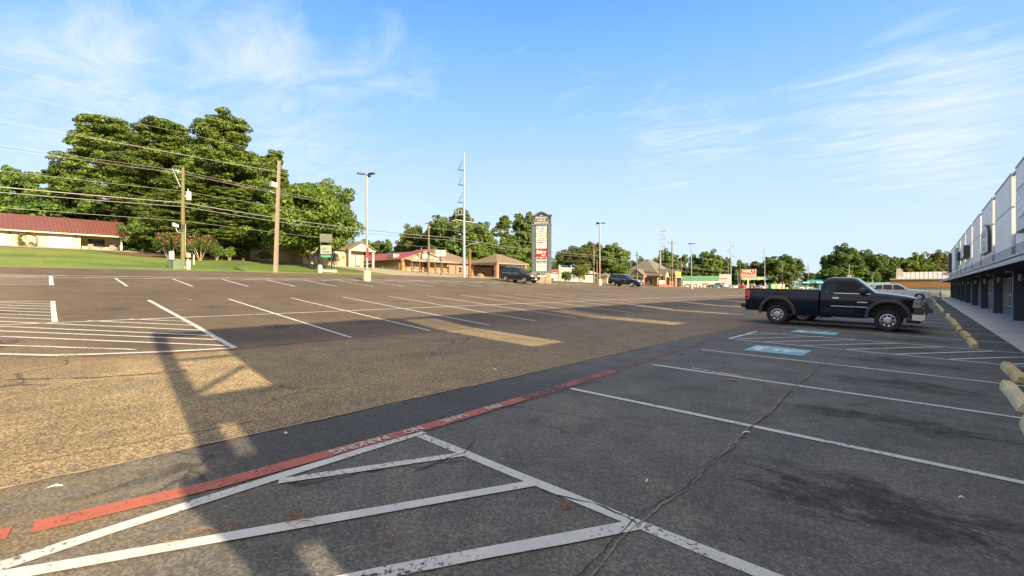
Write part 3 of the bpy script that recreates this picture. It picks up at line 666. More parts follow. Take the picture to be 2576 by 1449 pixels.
stops = [(.93, 7.25), (1.0, 10.1), (1.25, 12.85)] + [(1.06, 18.75+PITCH*k) for k in range(7)] + [(1.0, 41.6+PITCH*k) for k in range(7)] + [(1.0, 66+PITCH*k) for k in range(8)]
st0 = stop_mesh(STOPM, 1); st1 = stop_mesh(STOPW, 2); used0 = used1 = False
near = {0: 'pale chipped wheel stop cut off by the right edge of the photo', 1: 'scuffed pale yellow wheel stop nearest whole one, with wood-grain stains', 2: 'clean yellow wheel stop just this side of the striped access aisle', 3: 'yellow wheel stop just beyond the striped access aisle', 4: 'yellow wheel stop second beyond the striped access aisle', 5: 'yellow wheel stop third beyond the striped access aisle', 6: 'yellow wheel stop fourth beyond the striped access aisle', 7: 'yellow wheel stop fifth beyond the striped access aisle', 8: 'yellow wheel stop sixth beyond the striped access aisle', 9: 'yellow wheel stop last before the gap in the row'}
rr = random.Random(9)
for i, (x, y) in enumerate(stops):
    if i < 2:
        o = st1 if not used1 else st1.copy(); new = used1; used1 = True
    else:
        o = st0 if not used0 else st0.copy(); new = used0; used0 = True
    if new: COL.objects.link(o)
    o.location = (x+rr.uniform(-.04,.04), y+rr.uniform(-.06,.06), ZG(x, y)+.03); o.rotation_euler = (0, 0, R(rr.uniform(-2.5, 2.5)))
    tag(o, near.get(i, 'small yellow wheel stop in the farther part of the row along the shops'), 'wheel stop', 'wheel stops along the shop front')
# guard railing at the far end of the walkway
t = thing('guard_railing', 'grey metal railing with upright bars at the far end of the shops', 'railing', (1.6, 74, 0)); mb = MB()
for y in (0, 2.2, 4.4): mb.tube([(0,y,-.05),(0,y,1.1)], .035, 8)
for x, y in ((-1.3, 0),): mb.tube([(x,y,-.05),(x,y,1.1)], .035, 8)
mb.tube([(0,0,1.08),(0,4.4,1.08)], .03, 8); mb.tube([(0,0,.15),(0,4.4,.15)], .025, 8); mb.tube([(-1.3,0,1.08),(0,0,1.08)], .03, 8); mb.tube([(-1.3,0,.15),(0,0,.15)], .025, 8); mb.build('rail', PAL['grey'], t)
mb = MB()
for k in range(1, 22): mb.tube([(0,k*.2,.15),(0,k*.2,1.08)], .014, 5)
for k in range(1, 7): mb.tube([(-k*.19,0,.15),(-k*.19,0,1.08)], .014, 5)
mb.build('bars', PAL['grey'], t)
t = thing('guard_railing', 'long low railing in front of the white wall beyond the shops', 'railing', (-1, 121, 0)); mb = MB()
for k in range(8): mb.tube([(k*1.5,0,-.1),(k*1.5,0,1.05)], .03, 6)
for z in (.2, .6, 1.03): mb.tube([(0,0,z),(10.5,0,z)], .025, 6)
mb.build('rail', PAL['grey'], t)
# ================================================================ VEHICLES
def interp(tab):
    xs = [p[0] for p in tab]; zs = [p[1] for p in tab]; return lambda x: float(np.interp(x, xs, zs))
def car_shell(mb, xs, top, bot, hw, crown=.035, levels=(0,.06,.2,.4,.6,.78,.9,.965,1), mbody=0, munder=1, open_top=False):
    rings = []
    for x in xs:
        zl, zh = bot(x), top(x); ring = []
        for s in levels: z = zl+(zh-zl)*s; ring.append((x, hw(x, z, zh), z))
        yt = ring[-1][1]
        for c in (.66, .33, 0, -.33, -.66): ring.append((x, yt*c, zh+crown*(1-c*c)))
        for s in reversed(levels): z = zl+(zh-zl)*s; ring.append((x, -hw(x, z, zh), z))
        rings.append(ring)
    base = len(mb.v); n = len(rings[0])
    for r in rings: mb.v += r
    for i in range(len(rings)-1):
        for k in range(n):
            k2 = (k+1) % n; mb.f.append((base+i*n+k, base+i*n+k2, base+(i+1)*n+k2, base+(i+1)*n+k)); mb.m.append(munder if k == n-1 else mbody)
    mb.f.append(tuple(base+k for k in range(n))); mb.m.append(mbody); e = base+(len(rings)-1)*n; mb.f.append(tuple(e+n-1-k for k in range(n))); mb.m.append(mbody)
WHEELS = {}
def wheel_parts(R_, wd, style):
    key = (R_, wd, style)
    if key in WHEELS: return WHEELS[key]
    rr = R_*(.68 if style != 'eight' else .63)
    mb = MB(); h = wd/2
    mb.lathe([(rr-.01,-h*.8),(rr+.02,-h*.95),(R_-.05,-h),(R_-.015,-h*.86),(R_,-h*.6),(R_,h*.6),(R_-.015,h*.86),(R_-.05,h),(rr+.02,h*.95),(rr-.01,h*.8),(rr-.01,-h*.8)], (0,0,0), 'y', 36)
    ty = mb.build('tyre', PAL['tyre'], None, 40); tm = ty.data; bpy.data.objects.remove(ty)
    mb = MB()
    mb.lathe([(rr-.012,-h*.8),(rr-.012,h*.82),(rr-.035,h*.86),(rr-.05,h*.7)], (0,0,0), 'y', 36, 0)
    if style == 'eight':
        mb.lathe([(rr-.05,h*.7),(rr-.09,h*.62),(rr*.42,h*.74),(rr*.40,h*.92),(.06,h*.95),(.055,h*1.02),(0,h*1.02)], (0,0,0), 'y', 36, 0)
        for k in range(8):
            a = 2*math.pi*k/8+.2; c = (math.cos(a)*rr*.66, h*.66, math.sin(a)*rr*.66); mb.lathe([(0,.022),(.036,.022),(.037,-.02)], c, 'y', 14, 1)
            a += .39; c = (math.cos(a)*rr*.30, h*.93, math.sin(a)*rr*.30); mb.lathe([(0,.03),(.012,.03),(.013,0)], c, 'y', 8, 0)
    else:
        mb.lathe([(rr-.05,h*.35),(0,h*.3)], (0,0,0), 'y', 30, 1); ns = {'five': 5, 'six': 6, 'ten': 10}[style]; w = {'five': .055, 'six': .05, 'ten': .022}[style]
        for k in range(ns):
            a = 2*math.pi*k/ns+.3; ca, sa = math.cos(a), math.sin(a)
            def P(r_, t_, y_): return (ca*r_-sa*t_, y_, sa*r_+ca*t_)
            i0, o0 = .05, rr-.03; pts = [P(i0,-w,h*.78),P(i0,w,h*.78),P(o0,w*1.15,h*.72),P(o0,-w*1.15,h*.72)]; low = [(p[0],h*.38,p[2]) for p in pts]
            mb.poly(pts, 0)
            for q in range(4): mb.poly([pts[q], low[q], low[(q+1) % 4], pts[(q+1) % 4]], 0)
        mb.lathe([(.085,h*.4),(.085,h*.8),(.05,h*.9),(0,h*.9)], (0,0,0), 'y', 16, 0)
    ri = mb.build('rim', [PAL['alloy'], PAL['dark']], None, 30); rm = ri.data; bpy.data.objects.remove(ri)
    WHEELS[key] = (tm, rm); return WHEELS[key]
def add_wheels(t, axles, yw, R_, wd, style):
    tm, rm = wheel_parts(R_, wd, style)
    for x in axles:
        for s in (1, -1):
            w = link('wheel', tm, t, (x, s*yw, R_), (0, 0, 0 if s > 0 else math.pi)); link('rim', rm, w)
def side_strip(mb, strip, hw, top, off=.012, m=0, sides=(1,-1)):
    """band on the flank: strip = [(x, zlow, zhigh)]"""
    for s in sides:
        for a, b in zip(strip[:-1], strip[1:]):
            P = lambda x, z: (x, s*(hw(x, z, max(top(x), z))+off), z)
            if abs(a[1]-a[2]) < 1e-6: mb.poly([P(a[0],a[1]),P(b[0],b[1]),P(b[0],b[2])], m)
            elif abs(b[1]-b[2]) < 1e-6: mb.poly([P(a[0],a[1]),P(b[0],b[1]),P(a[0],a[2])], m)
            else: mb.poly([P(a[0],a[1]),P(b[0],b[1]),P(b[0],b[2]),P(a[0],a[2])], m)
def deck_patch(mb, x0, x1, hw, top, crown, off=.012, inset=.93, m=0, n=4):
    xs = [x0+(x1-x0)*i/n for i in range(n+1)]; rows = []
    for x in xs:
        z = top(x); dz = (top(x+.02)-top(x-.02))/.04; nl = math.hypot(1, dz); y = hw(x, z, z)*inset
        rows.append([(x-dz/nl*off, y*c, z+crown*(1-(c*inset)**2)+off/nl) for c in (1,.66,.33,0,-.33,-.66,-1)])
    for a, b in zip(rows[:-1], rows[1:]):
        for k in range(6): mb.poly([a[k], b[k], b[k+1], a[k+1]], m)
def stations(x0, x1, axles, Ra, extra=(), step=.16):
    xs = set([x0, x1]+list(extra)); n = int((x1-x0)/step)
    for i in range(n+1): xs.add(x0+(x1-x0)*i/n)
    for a in axles:
        for k in range(19): xs.add(a+Ra*math.cos(math.pi*k/18))
        xs.add(a+Ra+.004); xs.add(a-Ra-.004)
    return sorted(x for x in xs if x0 <= x <= x1)
def carpaint(name, col, rough=.28, metal=.3): return mat(name, col, rough, metal, .04, 1, coat=.6)

def generic_car(name, label, cat, loc, rz, L_, Wd, top_tab, axles, Rw, belt, tumble, paint, windows, ws, rg, style='five', clear=.28, wd=.22, group=None, arch_trim=None, chrome=True, front_z=(.55,.85), tail_z=(.7,1.0), rails=False, plate=True, grille=(.5,.82)):
    t = thing(name, label, cat, loc, rz, group)
    top = interp(top_tab); hl = L_/2; Ra = Rw+.06
    def bot(x):
        z = clear+(.08*max(0, (abs(x)-hl+.5)/.5)); 
        for a in axles:
            d = abs(x-a)
            if d < Ra: z = max(z, Rw+math.sqrt(max(0, Ra*Ra-d*d)))
        return min(z, top(x)-.05)
    def hw(x, z, zh):
        e = max(0, (abs(x)-(hl-.75))/.75); w = Wd/2*(1-.16*e**2.2)
        if z > belt: w -= tumble*(z-belt)
        elif z < belt-.2: w -= .05*((belt-.2-z)/(belt-.2))**1.5
        if zh-z < .07: w -= .05*(1-(zh-z)/.07)**2
        return w
    xs = stations(-hl, hl, axles, Ra, [p[0] for p in top_tab])
    mb = MB(); car_shell(mb, xs, top, bot, hw); mb.build('body', [paint, PAL['dark']], t, 32)
    mb = MB(); mb.box(axles[0]-Ra, axles[0]+Ra, -Wd/2+.3, Wd/2-.3, clear+.02, Rw+Ra-.02); mb.box(axles[1]-Ra, min(axles[1]+Ra, hl-.1), -Wd/2+.3, Wd/2-.3, clear+.02, Rw+Ra-.06); mb.build('underbody', PAL['dark'], t)
    for w in windows:
        for s in (1, -1):
            mb = MB(); side_strip(mb, w, hw, top, sides=(s,)); mb.build('side_window', PAL['glass'], t)
            if chrome: mb = MB(); side_strip(mb, [(a, b-.03, b-.004) for a, b, c in w], hw, top, .016, sides=(s,)); mb.build('window_trim', PAL['chrome'], t)
    mb = MB(); deck_patch(mb, ws[0], ws[1], hw, top, .035, .014, .92); mb.build('windshield', PAL['glass'], t)
    mb = MB(); deck_patch(mb, rg[0], rg[1], hw, top, .035, .014, .88); mb.build('rear_window', PAL['glass'], t)
    if arch_trim:
        mb = MB()
        for a in axles:
            for s in (1, -1):
                pr = None
                for k in range(17):
                    th = math.pi*(k/16*1.1-.05); p = [(a+q*math.cos(th), s*(hw(a, .8, 2)+o), Rw+q*math.sin(th)) for q, o in ((Ra-.01,.01),(Ra+.07,.012))]
                    if pr: mb.poly([pr[0], p[0], p[1], pr[1]])
                    pr = p
        side_strip(mb, [(axles[0]+Ra+.05, clear+.01, clear+.13), (axles[1]-Ra-.05, clear+.01, clear+.13)], hw, top, .015)
        mb.build('arch_trim', arch_trim, t)
    add_wheels(t, axles, Wd/2-wd/2-.02, Rw, wd, style)
    # lights, grille, bumper, plate
    zf = front_z
    for s in (1, -1):
        x = hl-.16; mb = MB(); P = lambda xx, z: (xx, s*(hw(xx, z, 2)+.012), z)
        mb.poly([P(hl-.62,zf[1]-.02),P(hl-.03,zf[0]),P(hl-.03,zf[1]),P(hl-.5,zf[1]+.03)]); yo, yi = hw(hl, zf[0], 2), hw(hl, zf[0], 2)*.52
        mb.poly([(hl+.012,s*yo,zf[0]),(hl+.012,s*yi,zf[0]+.02),(hl+.012,s*yi,zf[1]),(hl+.012,s*yo,zf[1])]); mb.build('headlight', PAL['headlamp'], t)
        mb = MB(); P2 = lambda xx, z: (xx, s*(hw(xx, z, 2)+.012), z); mb.poly([P2(-hl+.02,tail_z[0]),P2(-hl+.30,tail_z[0]+.03),P2(-hl+.24,tail_z[1]),P2(-hl+.02,tail_z[1])]); y2 = hw(-hl, tail_z[0], 2)
        mb.poly([(-hl-.012,s*y2,tail_z[0]),(-hl-.012,s*y2*.68,tail_z[0]),(-hl-.012,s*y2*.68,tail_z[1]),(-hl-.012,s*y2,tail_z[1])]); mb.build('taillight', PAL['tail'], t)
        xm = ws[0] if ws[0] > ws[1] else ws[1]; xm -= .28; mb = MB(); ym = hw(xm, belt, 2); mb.lathe([(0,-.09),(.07,-.07),(.1,0),(.08,.07),(0,.09)], (xm, s*(ym+.14), belt+.08), 'x', 10); mb.box(xm-.03, xm+.03, min(s*ym, s*(ym+.1)), max(s*ym, s*(ym+.1)), belt, belt+.05); mb.build('mirror', paint, t, 40)
        for xd in (.35, -.65):
            mb = MB(); yy = s*(hw(xd, belt-.12, 2)+.018); mb.box(xd-.1, xd+.08, yy-.012, yy+.012, belt-.16, belt-.12); mb.build('door_handle', PAL['chrome'] if chrome else paint, t)
        mb = MB()
        for xd in (.75, -.25, -1.1):
            side_strip(mb, [(xd, clear+.15, belt-.02), (xd+.012, clear+.15, belt-.02)], hw, top, .004, 0, (s,))
        mb.build('door_gap', PAL['dark'], t)
    mb = MB(); yg = hw(hl, .6, 2)*.5
    mb.poly([(hl+.01,-yg,grille[0]),(hl+.01,yg,grille[0]),(hl+.01,yg,grille[1]),(hl+.01,-yg,grille[1])], 0)
    for k in range(6): y = -yg+(k+.5)*yg/3; mb.box(hl+.011, hl+.03, y-.03, y+.03, grille[0]+.02, grille[1]-.02, 1)
    mb.build('grille', [PAL['dark'], PAL['chrome'] if chrome else PAL['dark']], t)
    mb = MB(); yb = hw(hl, .4, 2); mb.box(hl-.12, hl+.06, -yb, yb, clear+.09, clear+.2); mb.build('bumper', arch_trim or paint, t, 30)
    if plate: mb = MB(); mb.box(hl+.062, hl+.075, -.15, .15, clear+.12, clear+.27); mb.build('number_plate', PAL['plate'], t)
    if rails:
        mb = MB()
        for s in (1, -1): mb.tube([(rg[0]+.5, s*(Wd/2-.36), top(0)-.0), (rg[0]+.65, s*(Wd/2-.36), top(0)+.07), (ws[1]-.75, s*(Wd/2-.36), top(0)+.07), (ws[1]-.6, s*(Wd/2-.36), top(0)-.0)], .022, 6)
        mb.build('roof_rail', PAL['chrome'], t)
    return t

# ---- the dark blue pickup
def pickup(loc, rz):
    t = thing('pickup_truck', 'dark navy blue pickup with long bed and grey wheel-arch flares parked facing the shops', 'pickup truck', loc, rz)
    k = 1.046; paint = mat('navy_car_paint', (.003,.010,.027), .2, .15, .04, 1, coat=.4, spec=.25); FL = mat('grey_flare_plastic', (.05,.052,.056), .6, var=.1)
    Wd = 2.06; axles = (-1.53, 2.0); Rw = .392; Ra = .565; xt, xg, xf = -2.72, -.055, 2.90
    def bot(x):
        z = .52 if x < -2.1 else .47
        if x < xg: z = max(z, .50)
        if x > 2.55: z = .62
        for a in axles:
            d = abs(x-a)
            if d < Ra: z = max(z, .50+math.sqrt(max(0, Ra*Ra-d*d)))
        return z
    belt = 1.30
    def hw(x, z, zh):
        e = max(0, (x-2.1)/.85); w = Wd/2*(1-.17*e**2)
        e = max(0, (-x-2.3)/.45); w *= 1-.03*e*e
        if z > belt and zh > 1.55: w -= .30*(z-belt)
        if z < .95: w -= .05*((.95-z)/.5)**1.4
        if .98 < z < 1.12: w += .012*math.sin((z-.98)/.14*math.pi)
        if zh-z < .08: w -= .06*(1-(zh-z)/.08)**2
        return w
    # cab and front
    tt = [(xg,1.32),(xg+.01,1.60),(.02,1.78),(.10,1.86),(.25,1.905),(.9,1.905),(1.03,1.87),(1.2,1.73),(1.60,1.375),(1.66,1.355),(2.0,1.33),(2.5,1.26),(2.74,1.20),(2.82,1.13),(2.86,1.0),(xf,.86)]
    top = interp(tt); xs = stations(xg, xf, (2.0,), Ra, [p[0] for p in tt], .14)
    mb = MB(); car_shell(mb, xs, top, bot, hw, .045); body = mb.build('cab', [paint, PAL['dark']], t, 34)
    # bed shell: hollow box with open top
    xb = stations(xt, xg-.05, (axles[0],), Ra, (), .2); mb = MB(); RH = 1.395
    for s in (1, -1):
        lv = (0,.06,.2,.4,.6,.75,.85,.95,1); cols = []
        for x in xb: zl = bot(x); cols.append([(x, s*hw(x, zl+(RH-zl)*q, RH), zl+(RH-zl)*q) for q in lv] + [(x, s*(Wd/2-.16), RH), (x, s*(Wd/2-.16), .98)])
        for a, b in zip(cols[:-1], cols[1:]):
            for q in range(len(a)-1): mb.poly([a[q], b[q], b[q+1], a[q+1]], 0)
            mb.poly([a[0], b[0], (b[0][0], s*.55, b[0][2]), (a[0][0], s*.55, a[0][2])], 1)
    y = Wd/2-.16; mb.poly([(xt,-y,.98),(xg-.05,-y,.98),(xg-.05,y,.98),(xt,y,.98)], 1)
    mb.box(xg-.13, xg-.05, -Wd/2+.06, Wd/2-.06, .52, RH, 0)
    mb.box(xt+.5, xg-.1, -.56, .56, .58, .97, 1)
    bed = mb.build('bed', [paint, PAL['dark']], t, 34)
    mb = MB(); mb.box(xt-.02, xt+.05, -Wd/2+.07, Wd/2-.07, .60, RH); mb.box(xt-.035, xt-.02, -.14, .14, 1.08, 1.2); mb.build('tailgate', paint, t)
    mb = MB()
    for s in (1, -1): mb.prism([(s*(Wd/2-.2),RH-.01),(s*(Wd/2-.03),RH-.01),(s*(Wd/2-.045),RH+.028),(s*(Wd/2-.19),RH+.028)], 'x', xt, xg-.06)
    mb.box(xt-.03, xt+.06, -Wd/2+.08, Wd/2-.08, RH, RH+.03); mb.build('bed_rail', PAL['dark'], t)
    # glazing
    strip = [(.42,1.345,1.365),(.44,1.345,1.72),(.5,1.345,1.775),(.95,1.345,1.775),(1.05,1.345,1.74),(1.2,1.345,1.62),(1.4,1.345,1.43),(1.45,1.345,1.36)]
    tg = glass('tinted_cab_glass', (.010,.007,.009), .05, .25)
    for s in (1, -1):
        mb = MB(); side_strip(mb, strip, hw, top, .006, sides=(s,)); mb.build('side_window', tg, t)
        mb = MB(); side_strip(mb, [(.38,1.318,1.342),(1.50,1.318,1.342)], hw, top, .016, sides=(s,)); mb.build('window_trim', PAL['chrome'], t)
        mb = MB(); side_strip(mb, [(.30,.80,.875),(1.44,.80,.875)], hw, top, .022, sides=(s,)); mb.build('side_moulding', paint, t)
        mb = MB(); side_strip(mb, [(.30,.82,.862),(1.42,.82,.862)], hw, top, .03, sides=(s,)); mb.build('chrome_strip', PAL['chrome'], t)
    for s in (1, -1): mb = MB(); side_strip(mb, [(.39,1.35,1.80),(.42,1.35,1.80)], hw, top, .003, sides=(s,)); side_strip(mb, [(.42,1.775,1.80),(.95,1.775,1.80),(1.08,1.74,1.765),(1.22,1.62,1.65)], hw, top, .003, sides=(s,)); mb.build('window_seal', PAL['dark'], t)
    mb = MB(); deck_patch(mb, 1.05, 1.58, hw, top, .045, .012, .92); mb.build('windshield', mat('bright_windshield', (.10,.12,.13), .06, spec=.9), t)
    mb = MB(); mb.poly([(xg-.012,-.66,1.42),(xg-.012,.66,1.42),(xg+.0,.6,1.70),(xg+.0,-.6,1.70)]); mb.build('rear_window', PAL['glass'], t)
    # doors: gap lines, handle, mirror, trim
    mb = MB()
    for x in (.30, 1.44): side_strip(mb, [(x,.56,1.32),(x+.012,.56,1.32)], hw, top, .003)
    side_strip(mb, [(.30,.555,.567),(1.45,.555,.567)], hw, top, .003); mb.build('door_gap', PAL['dark'], t)
    for s in (1, -1):
        mb = MB(); yy = s*(hw(.4, 1.15, 1.9)+.02); mb.prism([(.33,1.145),(.36,1.12),(.52,1.12),(.56,1.145),(.53,1.18),(.35,1.18)], 'y', yy-.018, yy+.018); mb.build('door_handle', PAL['chrome'], t)
        mb = MB(); ym = s*(hw(1.25, 1.3, 1.9)); c = (1.26, ym+s*.19, 1.43)
        mb.lathe([(0,-.11),(.075,-.1),(.125,-.04),(.135,.04),(.11,.1),(0,.11)], c, 'x', 14); mb.tube([(1.32,ym,1.34),(1.28,ym+s*.14,1.37)], .045, 8); mb.build('mirror', mat('mirror_black', (.03,.031,.034), .4), t, 40)
        mb = MB(); yy = s*(hw(1.3,1.0,1.9)+.012); mb.box(1.10, 1.40, min(yy,yy+s*.006), max(yy,yy+s*.006), 1.0, 1.03); mb.build('badge', PAL['chrome'], t)
        mb = MB(); yy = s*(hw(.14,1.42,1.9)+.008); mb.box(.1,.19, min(yy,yy+s*.006), max(yy,yy+s*.006), 1.35, 1.38); mb.build('badge', PAL['chrome'], t)
        # flares
        for a, fn in ((axles[0], RH), (axles[1], 1.3)):
            mb = MB(); pr = None
            for i in range(23):
                th = math.pi*(-.04+1.08*i/22); row = []
                for q, o in ((Ra-.03,-.03),(Ra-.02,.05),(Ra+.035,.062),(Ra+.085,.03),(Ra+.09,-.005)):
                    x = a+q*math.cos(th)*1.03; z = .50+q*math.sin(th); row.append((x, s*(hw(x, max(.5, z), 1.3)+o), z))
                if pr:
                    for w in range(4): mb.poly([pr[w], row[w], row[w+1], pr[w+1]])
                pr = row
            mb.build('wheel_flare', FL, t, 40)
        mb = MB(); x0 = 2.62; P = lambda x, z, o=.012: (x, s*(hw(x, z, 2)+o), z)
        mb.poly([P(2.66,.90),P(2.89,.90),P(2.875,1.14),P(2.70,1.16)]); mb.poly([(xf+.0,s*.86,.90),(xf+.012,s*.52,.90),(xf-.02,s*.52,1.10),(2.85,s*.86,1.13)])
        mb.build('headlight', PAL['headlamp'], t)
        mb = MB(); mb.poly([P(2.70,1.005,.016),P(2.89,1.005,.016),P(2.888,1.02,.016),P(2.69,1.02,.016)]); mb.poly([P(2.82,1.03,.018),P(2.87,1.03,.018),P(2.865,1.08,.018),P(2.825,1.09,.018)]); mb.build('indicator', PAL['amber'], t)
        mb = MB(); mb.poly([P(xt+.0,.98),P(xt+.13,.98),P(xt+.16,1.1),P(xt+.16,1.36),P(xt+.0,1.36)]); yy = s*(Wd/2-.03); mb.poly([(xt-.025,yy,.98),(xt-.025,yy-s*.14,.98),(xt-.025,yy-s*.14,1.36),(xt-.025,yy,1.36)]); mb.build('taillight', PAL['tail'], t)
        mb = MB(); mb.box(-1.0+.1, 1.35, s*.62-.05, s*.62+.05, .40, .47); mb.build('frame_rail', PAL['dark'], t)
    # bumpers, grille, underbody
    mb = MB(); mb.prism([(2.60,.62),(2.93,.62),(2.97,.66),(2.97,.86),(2.60,.90)], 'y', -.93, .93); mb.build('bumper_cap', FL, t, 30)
    mb = MB(); mb.prism([(2.55,.46),(2.90,.44),(3.0,.50),(3.0,.645),(2.55,.655)], 'y', -.95, .95); mb.build('front_bumper', PAL['chrome'], t, 30)
    mb = MB(); mb.prism([(2.5,.36),(2.85,.34),(2.93,.44),(2.5,.46)], 'y', -.86, .86); mb.build('air_dam', PAL['dark'], t)
    mb = MB(); mb.prism([(xt-.02,.60),(xt-.17,.62),(xt-.20,.70),(xt-.18,.79),(xt-.02,.79)], 'y', -.96, .96); mb.build('rear_bumper', mat('black_bumper', (.03,.03,.032), .5), t, 30)
    mb = MB(); mb.box(xt-.12, xt+.3, -.04, .04, .50, .58); mb.tube([(xt-.1,-.3,.52),(xt+.2,-.3,.52)], .03, 6); mb.build('tow_hitch', PAL['dark'], t)
    mb = MB(); mb.box(xf-.03, xf+.02, -.5, .5, .88, 1.12, 0); mb.box(xf+.02, xf+.035, -.5, .5, .98, 1.03, 1); mb.build('grille', [PAL['dark'], PAL['chrome']], t)
    mb = MB(); mb.box(1.45,2.55,-.62,.62,.50,1.16); mb.box(-2.1,-.97,-.60,.60,.55,.97); mb.tube([(-2.3,.0,.52),(2.4,.0,.50)], .10, 8); mb.box(-.25,.12,.45,.75,.30,.48); mb.tube([(-.2,-.75,.44),(-.05,-.78,.33),(.05,-.75,.42)], .02, 5); mb.lathe([(0,-.15),(.12,-.12),(.14,0),(.12,.12),(0,.15)], (-1.53,0,.40), 'x', 12); mb.tube([(-1.53,-.8,.38),(-1.53,.8,.38)], .05, 8); mb.tube([(2.0,-.8,.38),(2.0,.8,.38)], .05, 8); mb.tube([(.3,-.72,.36),(.6,-.76,.22),(.75,-.74,.40)], .006, 4); mb.build('underbody', PAL['dark'], t)
    add_wheels(t, axles, .86, Rw, .26, 'eight')
    return t
px_, py_ = -2.95, 22.45
pk = pickup((px_, py_, ZG(px_, py_)+.035), 0); pk.rotation_euler = (0, R(1.5), 0)

# ---- dark vehicle behind the pickup, steel guard on its nose
SEDTOP = lambda hl, h: [(-hl,.62),(-hl+.05,.95),(-hl+.75,1.02),(-hl+1.35,h-.06),(-hl+1.9,h),(-hl+2.6,h-.02),(-hl+3.55,.98),(-hl+3.7,.96),(hl-.35,.80),(hl-.06,.68),(hl,.5)]
def sedan(label, loc, rz, paint, style='five', group=None, L_=4.75, h=1.45):
    hl = L_/2; w = [(-hl+1.0,.98,1.0),(-hl+1.38,.97,h-.12),(-hl+2.1,.96,h-.07),(-hl+2.6,.95,h-.09),(-hl+3.3,.95,1.0)]
    a = [w[0], w[1], (-hl+2.03,.965,h-.075)]; b = [(-hl+2.1,.96,h-.07)]+w[3:]
    return generic_car('parked_car', label, 'car', loc, rz, L_, 1.84, SEDTOP(hl, h), (-1.36, 1.42), .33, .95, .33, paint, [a, b], (-hl+2.68, -hl+3.48), (-hl+.8, -hl+1.33), style, .2, .21, group, front_z=(.52,.68), tail_z=(.72,.92), grille=(.36,.5), plate=False)
def suv(name, label, loc, rz, paint, L_=4.82, h=1.76, style='ten', Wd=1.94, arch=None, clear=.30, Rw=.375, group=None, steep=.35, hood=1.1):
    hl = L_/2; b = 1.08+(h-1.76)
    tab = [(-hl,.72),(-hl+.04,1.0),(-hl+.10,b+.05),(-hl+steep,h-.10),(-hl+steep+.25,h-.02),(-hl+1.5,h),(-hl+2.4,h-.02),(-hl+2.7,h-.08),(-hl+3.45,b+.06),(-hl+3.6,b+.03),(hl-.5,hood-.04),(hl-.14,hood-.14),(hl-.02,.80),(hl,.62)]
    w1 = [(-hl+.32,b+.02,b+.06),(-hl+steep+.18,b+.02,h-.17),(-hl+1.05,b+.01,h-.12)]; w2 = [(-hl+1.15,b+.01,h-.115),(-hl+1.98,b,h-.10)]; w3 = [(-hl+2.06,b,h-.10),(-hl+2.55,b,h-.13),(-hl+3.22,b,b+.10)]
    return generic_car(name, label, 'car', loc, rz, L_, Wd, tab, (-hl+1.02, hl-.92), Rw, b, .30, paint, [w1, w2, w3], (-hl+2.74, -hl+3.40), (-hl+.14, -hl+steep-.02), style, clear, .24, group, arch, front_z=(.78,.95), tail_z=(.85,1.15), rails=True, grille=(.66,.95))
BLK = carpaint('black_car_paint', (.006,.007,.009), .2, .2); NVB = carpaint('dark_blue_car_paint', (.006,.010,.02), .2, .2); WHT = carpaint('white_car_paint', (.74,.75,.76), .3, 0); SIL = carpaint('silver_car_paint', (.52,.56,.60), .35, .1); REDC = carpaint('red_car_paint', (.3,.02,.02), .3, .1)
y = 25.3; t = suv('parked_car', 'black car with a steel guard on its nose, mostly hidden behind the navy pickup', (-2.62, y, ZG(-2.2, y)+.03), 0, BLK, L_=4.9, h=1.38, hood=1.05)
mb = MB(); mb.prism([(2.35,.42),(2.72,.45),(2.86,.62),(2.80,.86),(2.66,.98),(2.40,1.0)], 'y', -.88, -.80); mb.prism([(2.35,.42),(2.72,.45),(2.86,.62),(2.80,.86),(2.66,.98),(2.40,1.0)], 'y', .80, .88)
mb.box(2.5,2.66,-.8,.8,.48,.62); mb.box(2.62,2.72,-.8,.8,.74,.80); mb.tube([(2.68,-.85,.95),(2.68,.85,.95)], .045, 8); mb.tube([(2.7,-.4,.5),(2.7,-.4,.95)], .035, 6); mb.tube([(2.7,.4,.5),(2.7,.4,.95)], .035, 6); mb.box(2.8,2.92,-.86,-.76,.55,.72); mb.build('bull_bar', mat('dark_steel_guard', (.09,.09,.09), .45, .5), t)
# white SUV far along the stalls
y = 71.2; suv('parked_car', 'large white sport utility vehicle parked facing the shops behind the navy pickup', (-2.0, y, ZG(-2, y)+.03), 0, WHT, L_=5.3, h=1.95, style='six', Wd=2.0, Rw=.42, hood=1.22)
y = 77.0; sedan('low white car almost hidden behind the white sport utility vehicle', (-3.5, y, ZG(-3.5, y)+.03), 0, WHT)
# black SUV beside the monument sign: nose towards the shops
p = onX(1288, -36.2); e = suv('parked_car', 'black sport utility vehicle with chrome window trim beside the tall monument sign', (p[0]+.6, p[1]+.6, ZG(p[0], p[1])+.03), 0, BLK, arch=mat('grey_arch_trim', (.05,.05,.055), .5))
e.rotation_euler = (0, R(3.5), 0)
p = onX(1568, -33.5); e = suv('parked_car', 'dark blue crossover parked by the middle light pole', (p[0]+.3, p[1], ZG(p[0], p[1])+.03), 0, NVB, L_=5.05, h=1.78, style='five', arch=None); e.rotation_euler = (0, R(2.5), R(-2))
def car_at(px, d, rz, fn, label, *a, **k):
    x, y, _ = onD(px, d); return fn(label, (x, y, ZG(x, y)+.03), rz, *a, **k)
car_at(1808, 131, R(160), sedan, 'silver blue sedan standing alone on the far lot left of the red store sign', SIL, 'six')
car_at(1355, 78, R(80), sedan, 'white sedan on the street half hidden behind the monument sign', WHT)
gs = 'cars at the filling station'
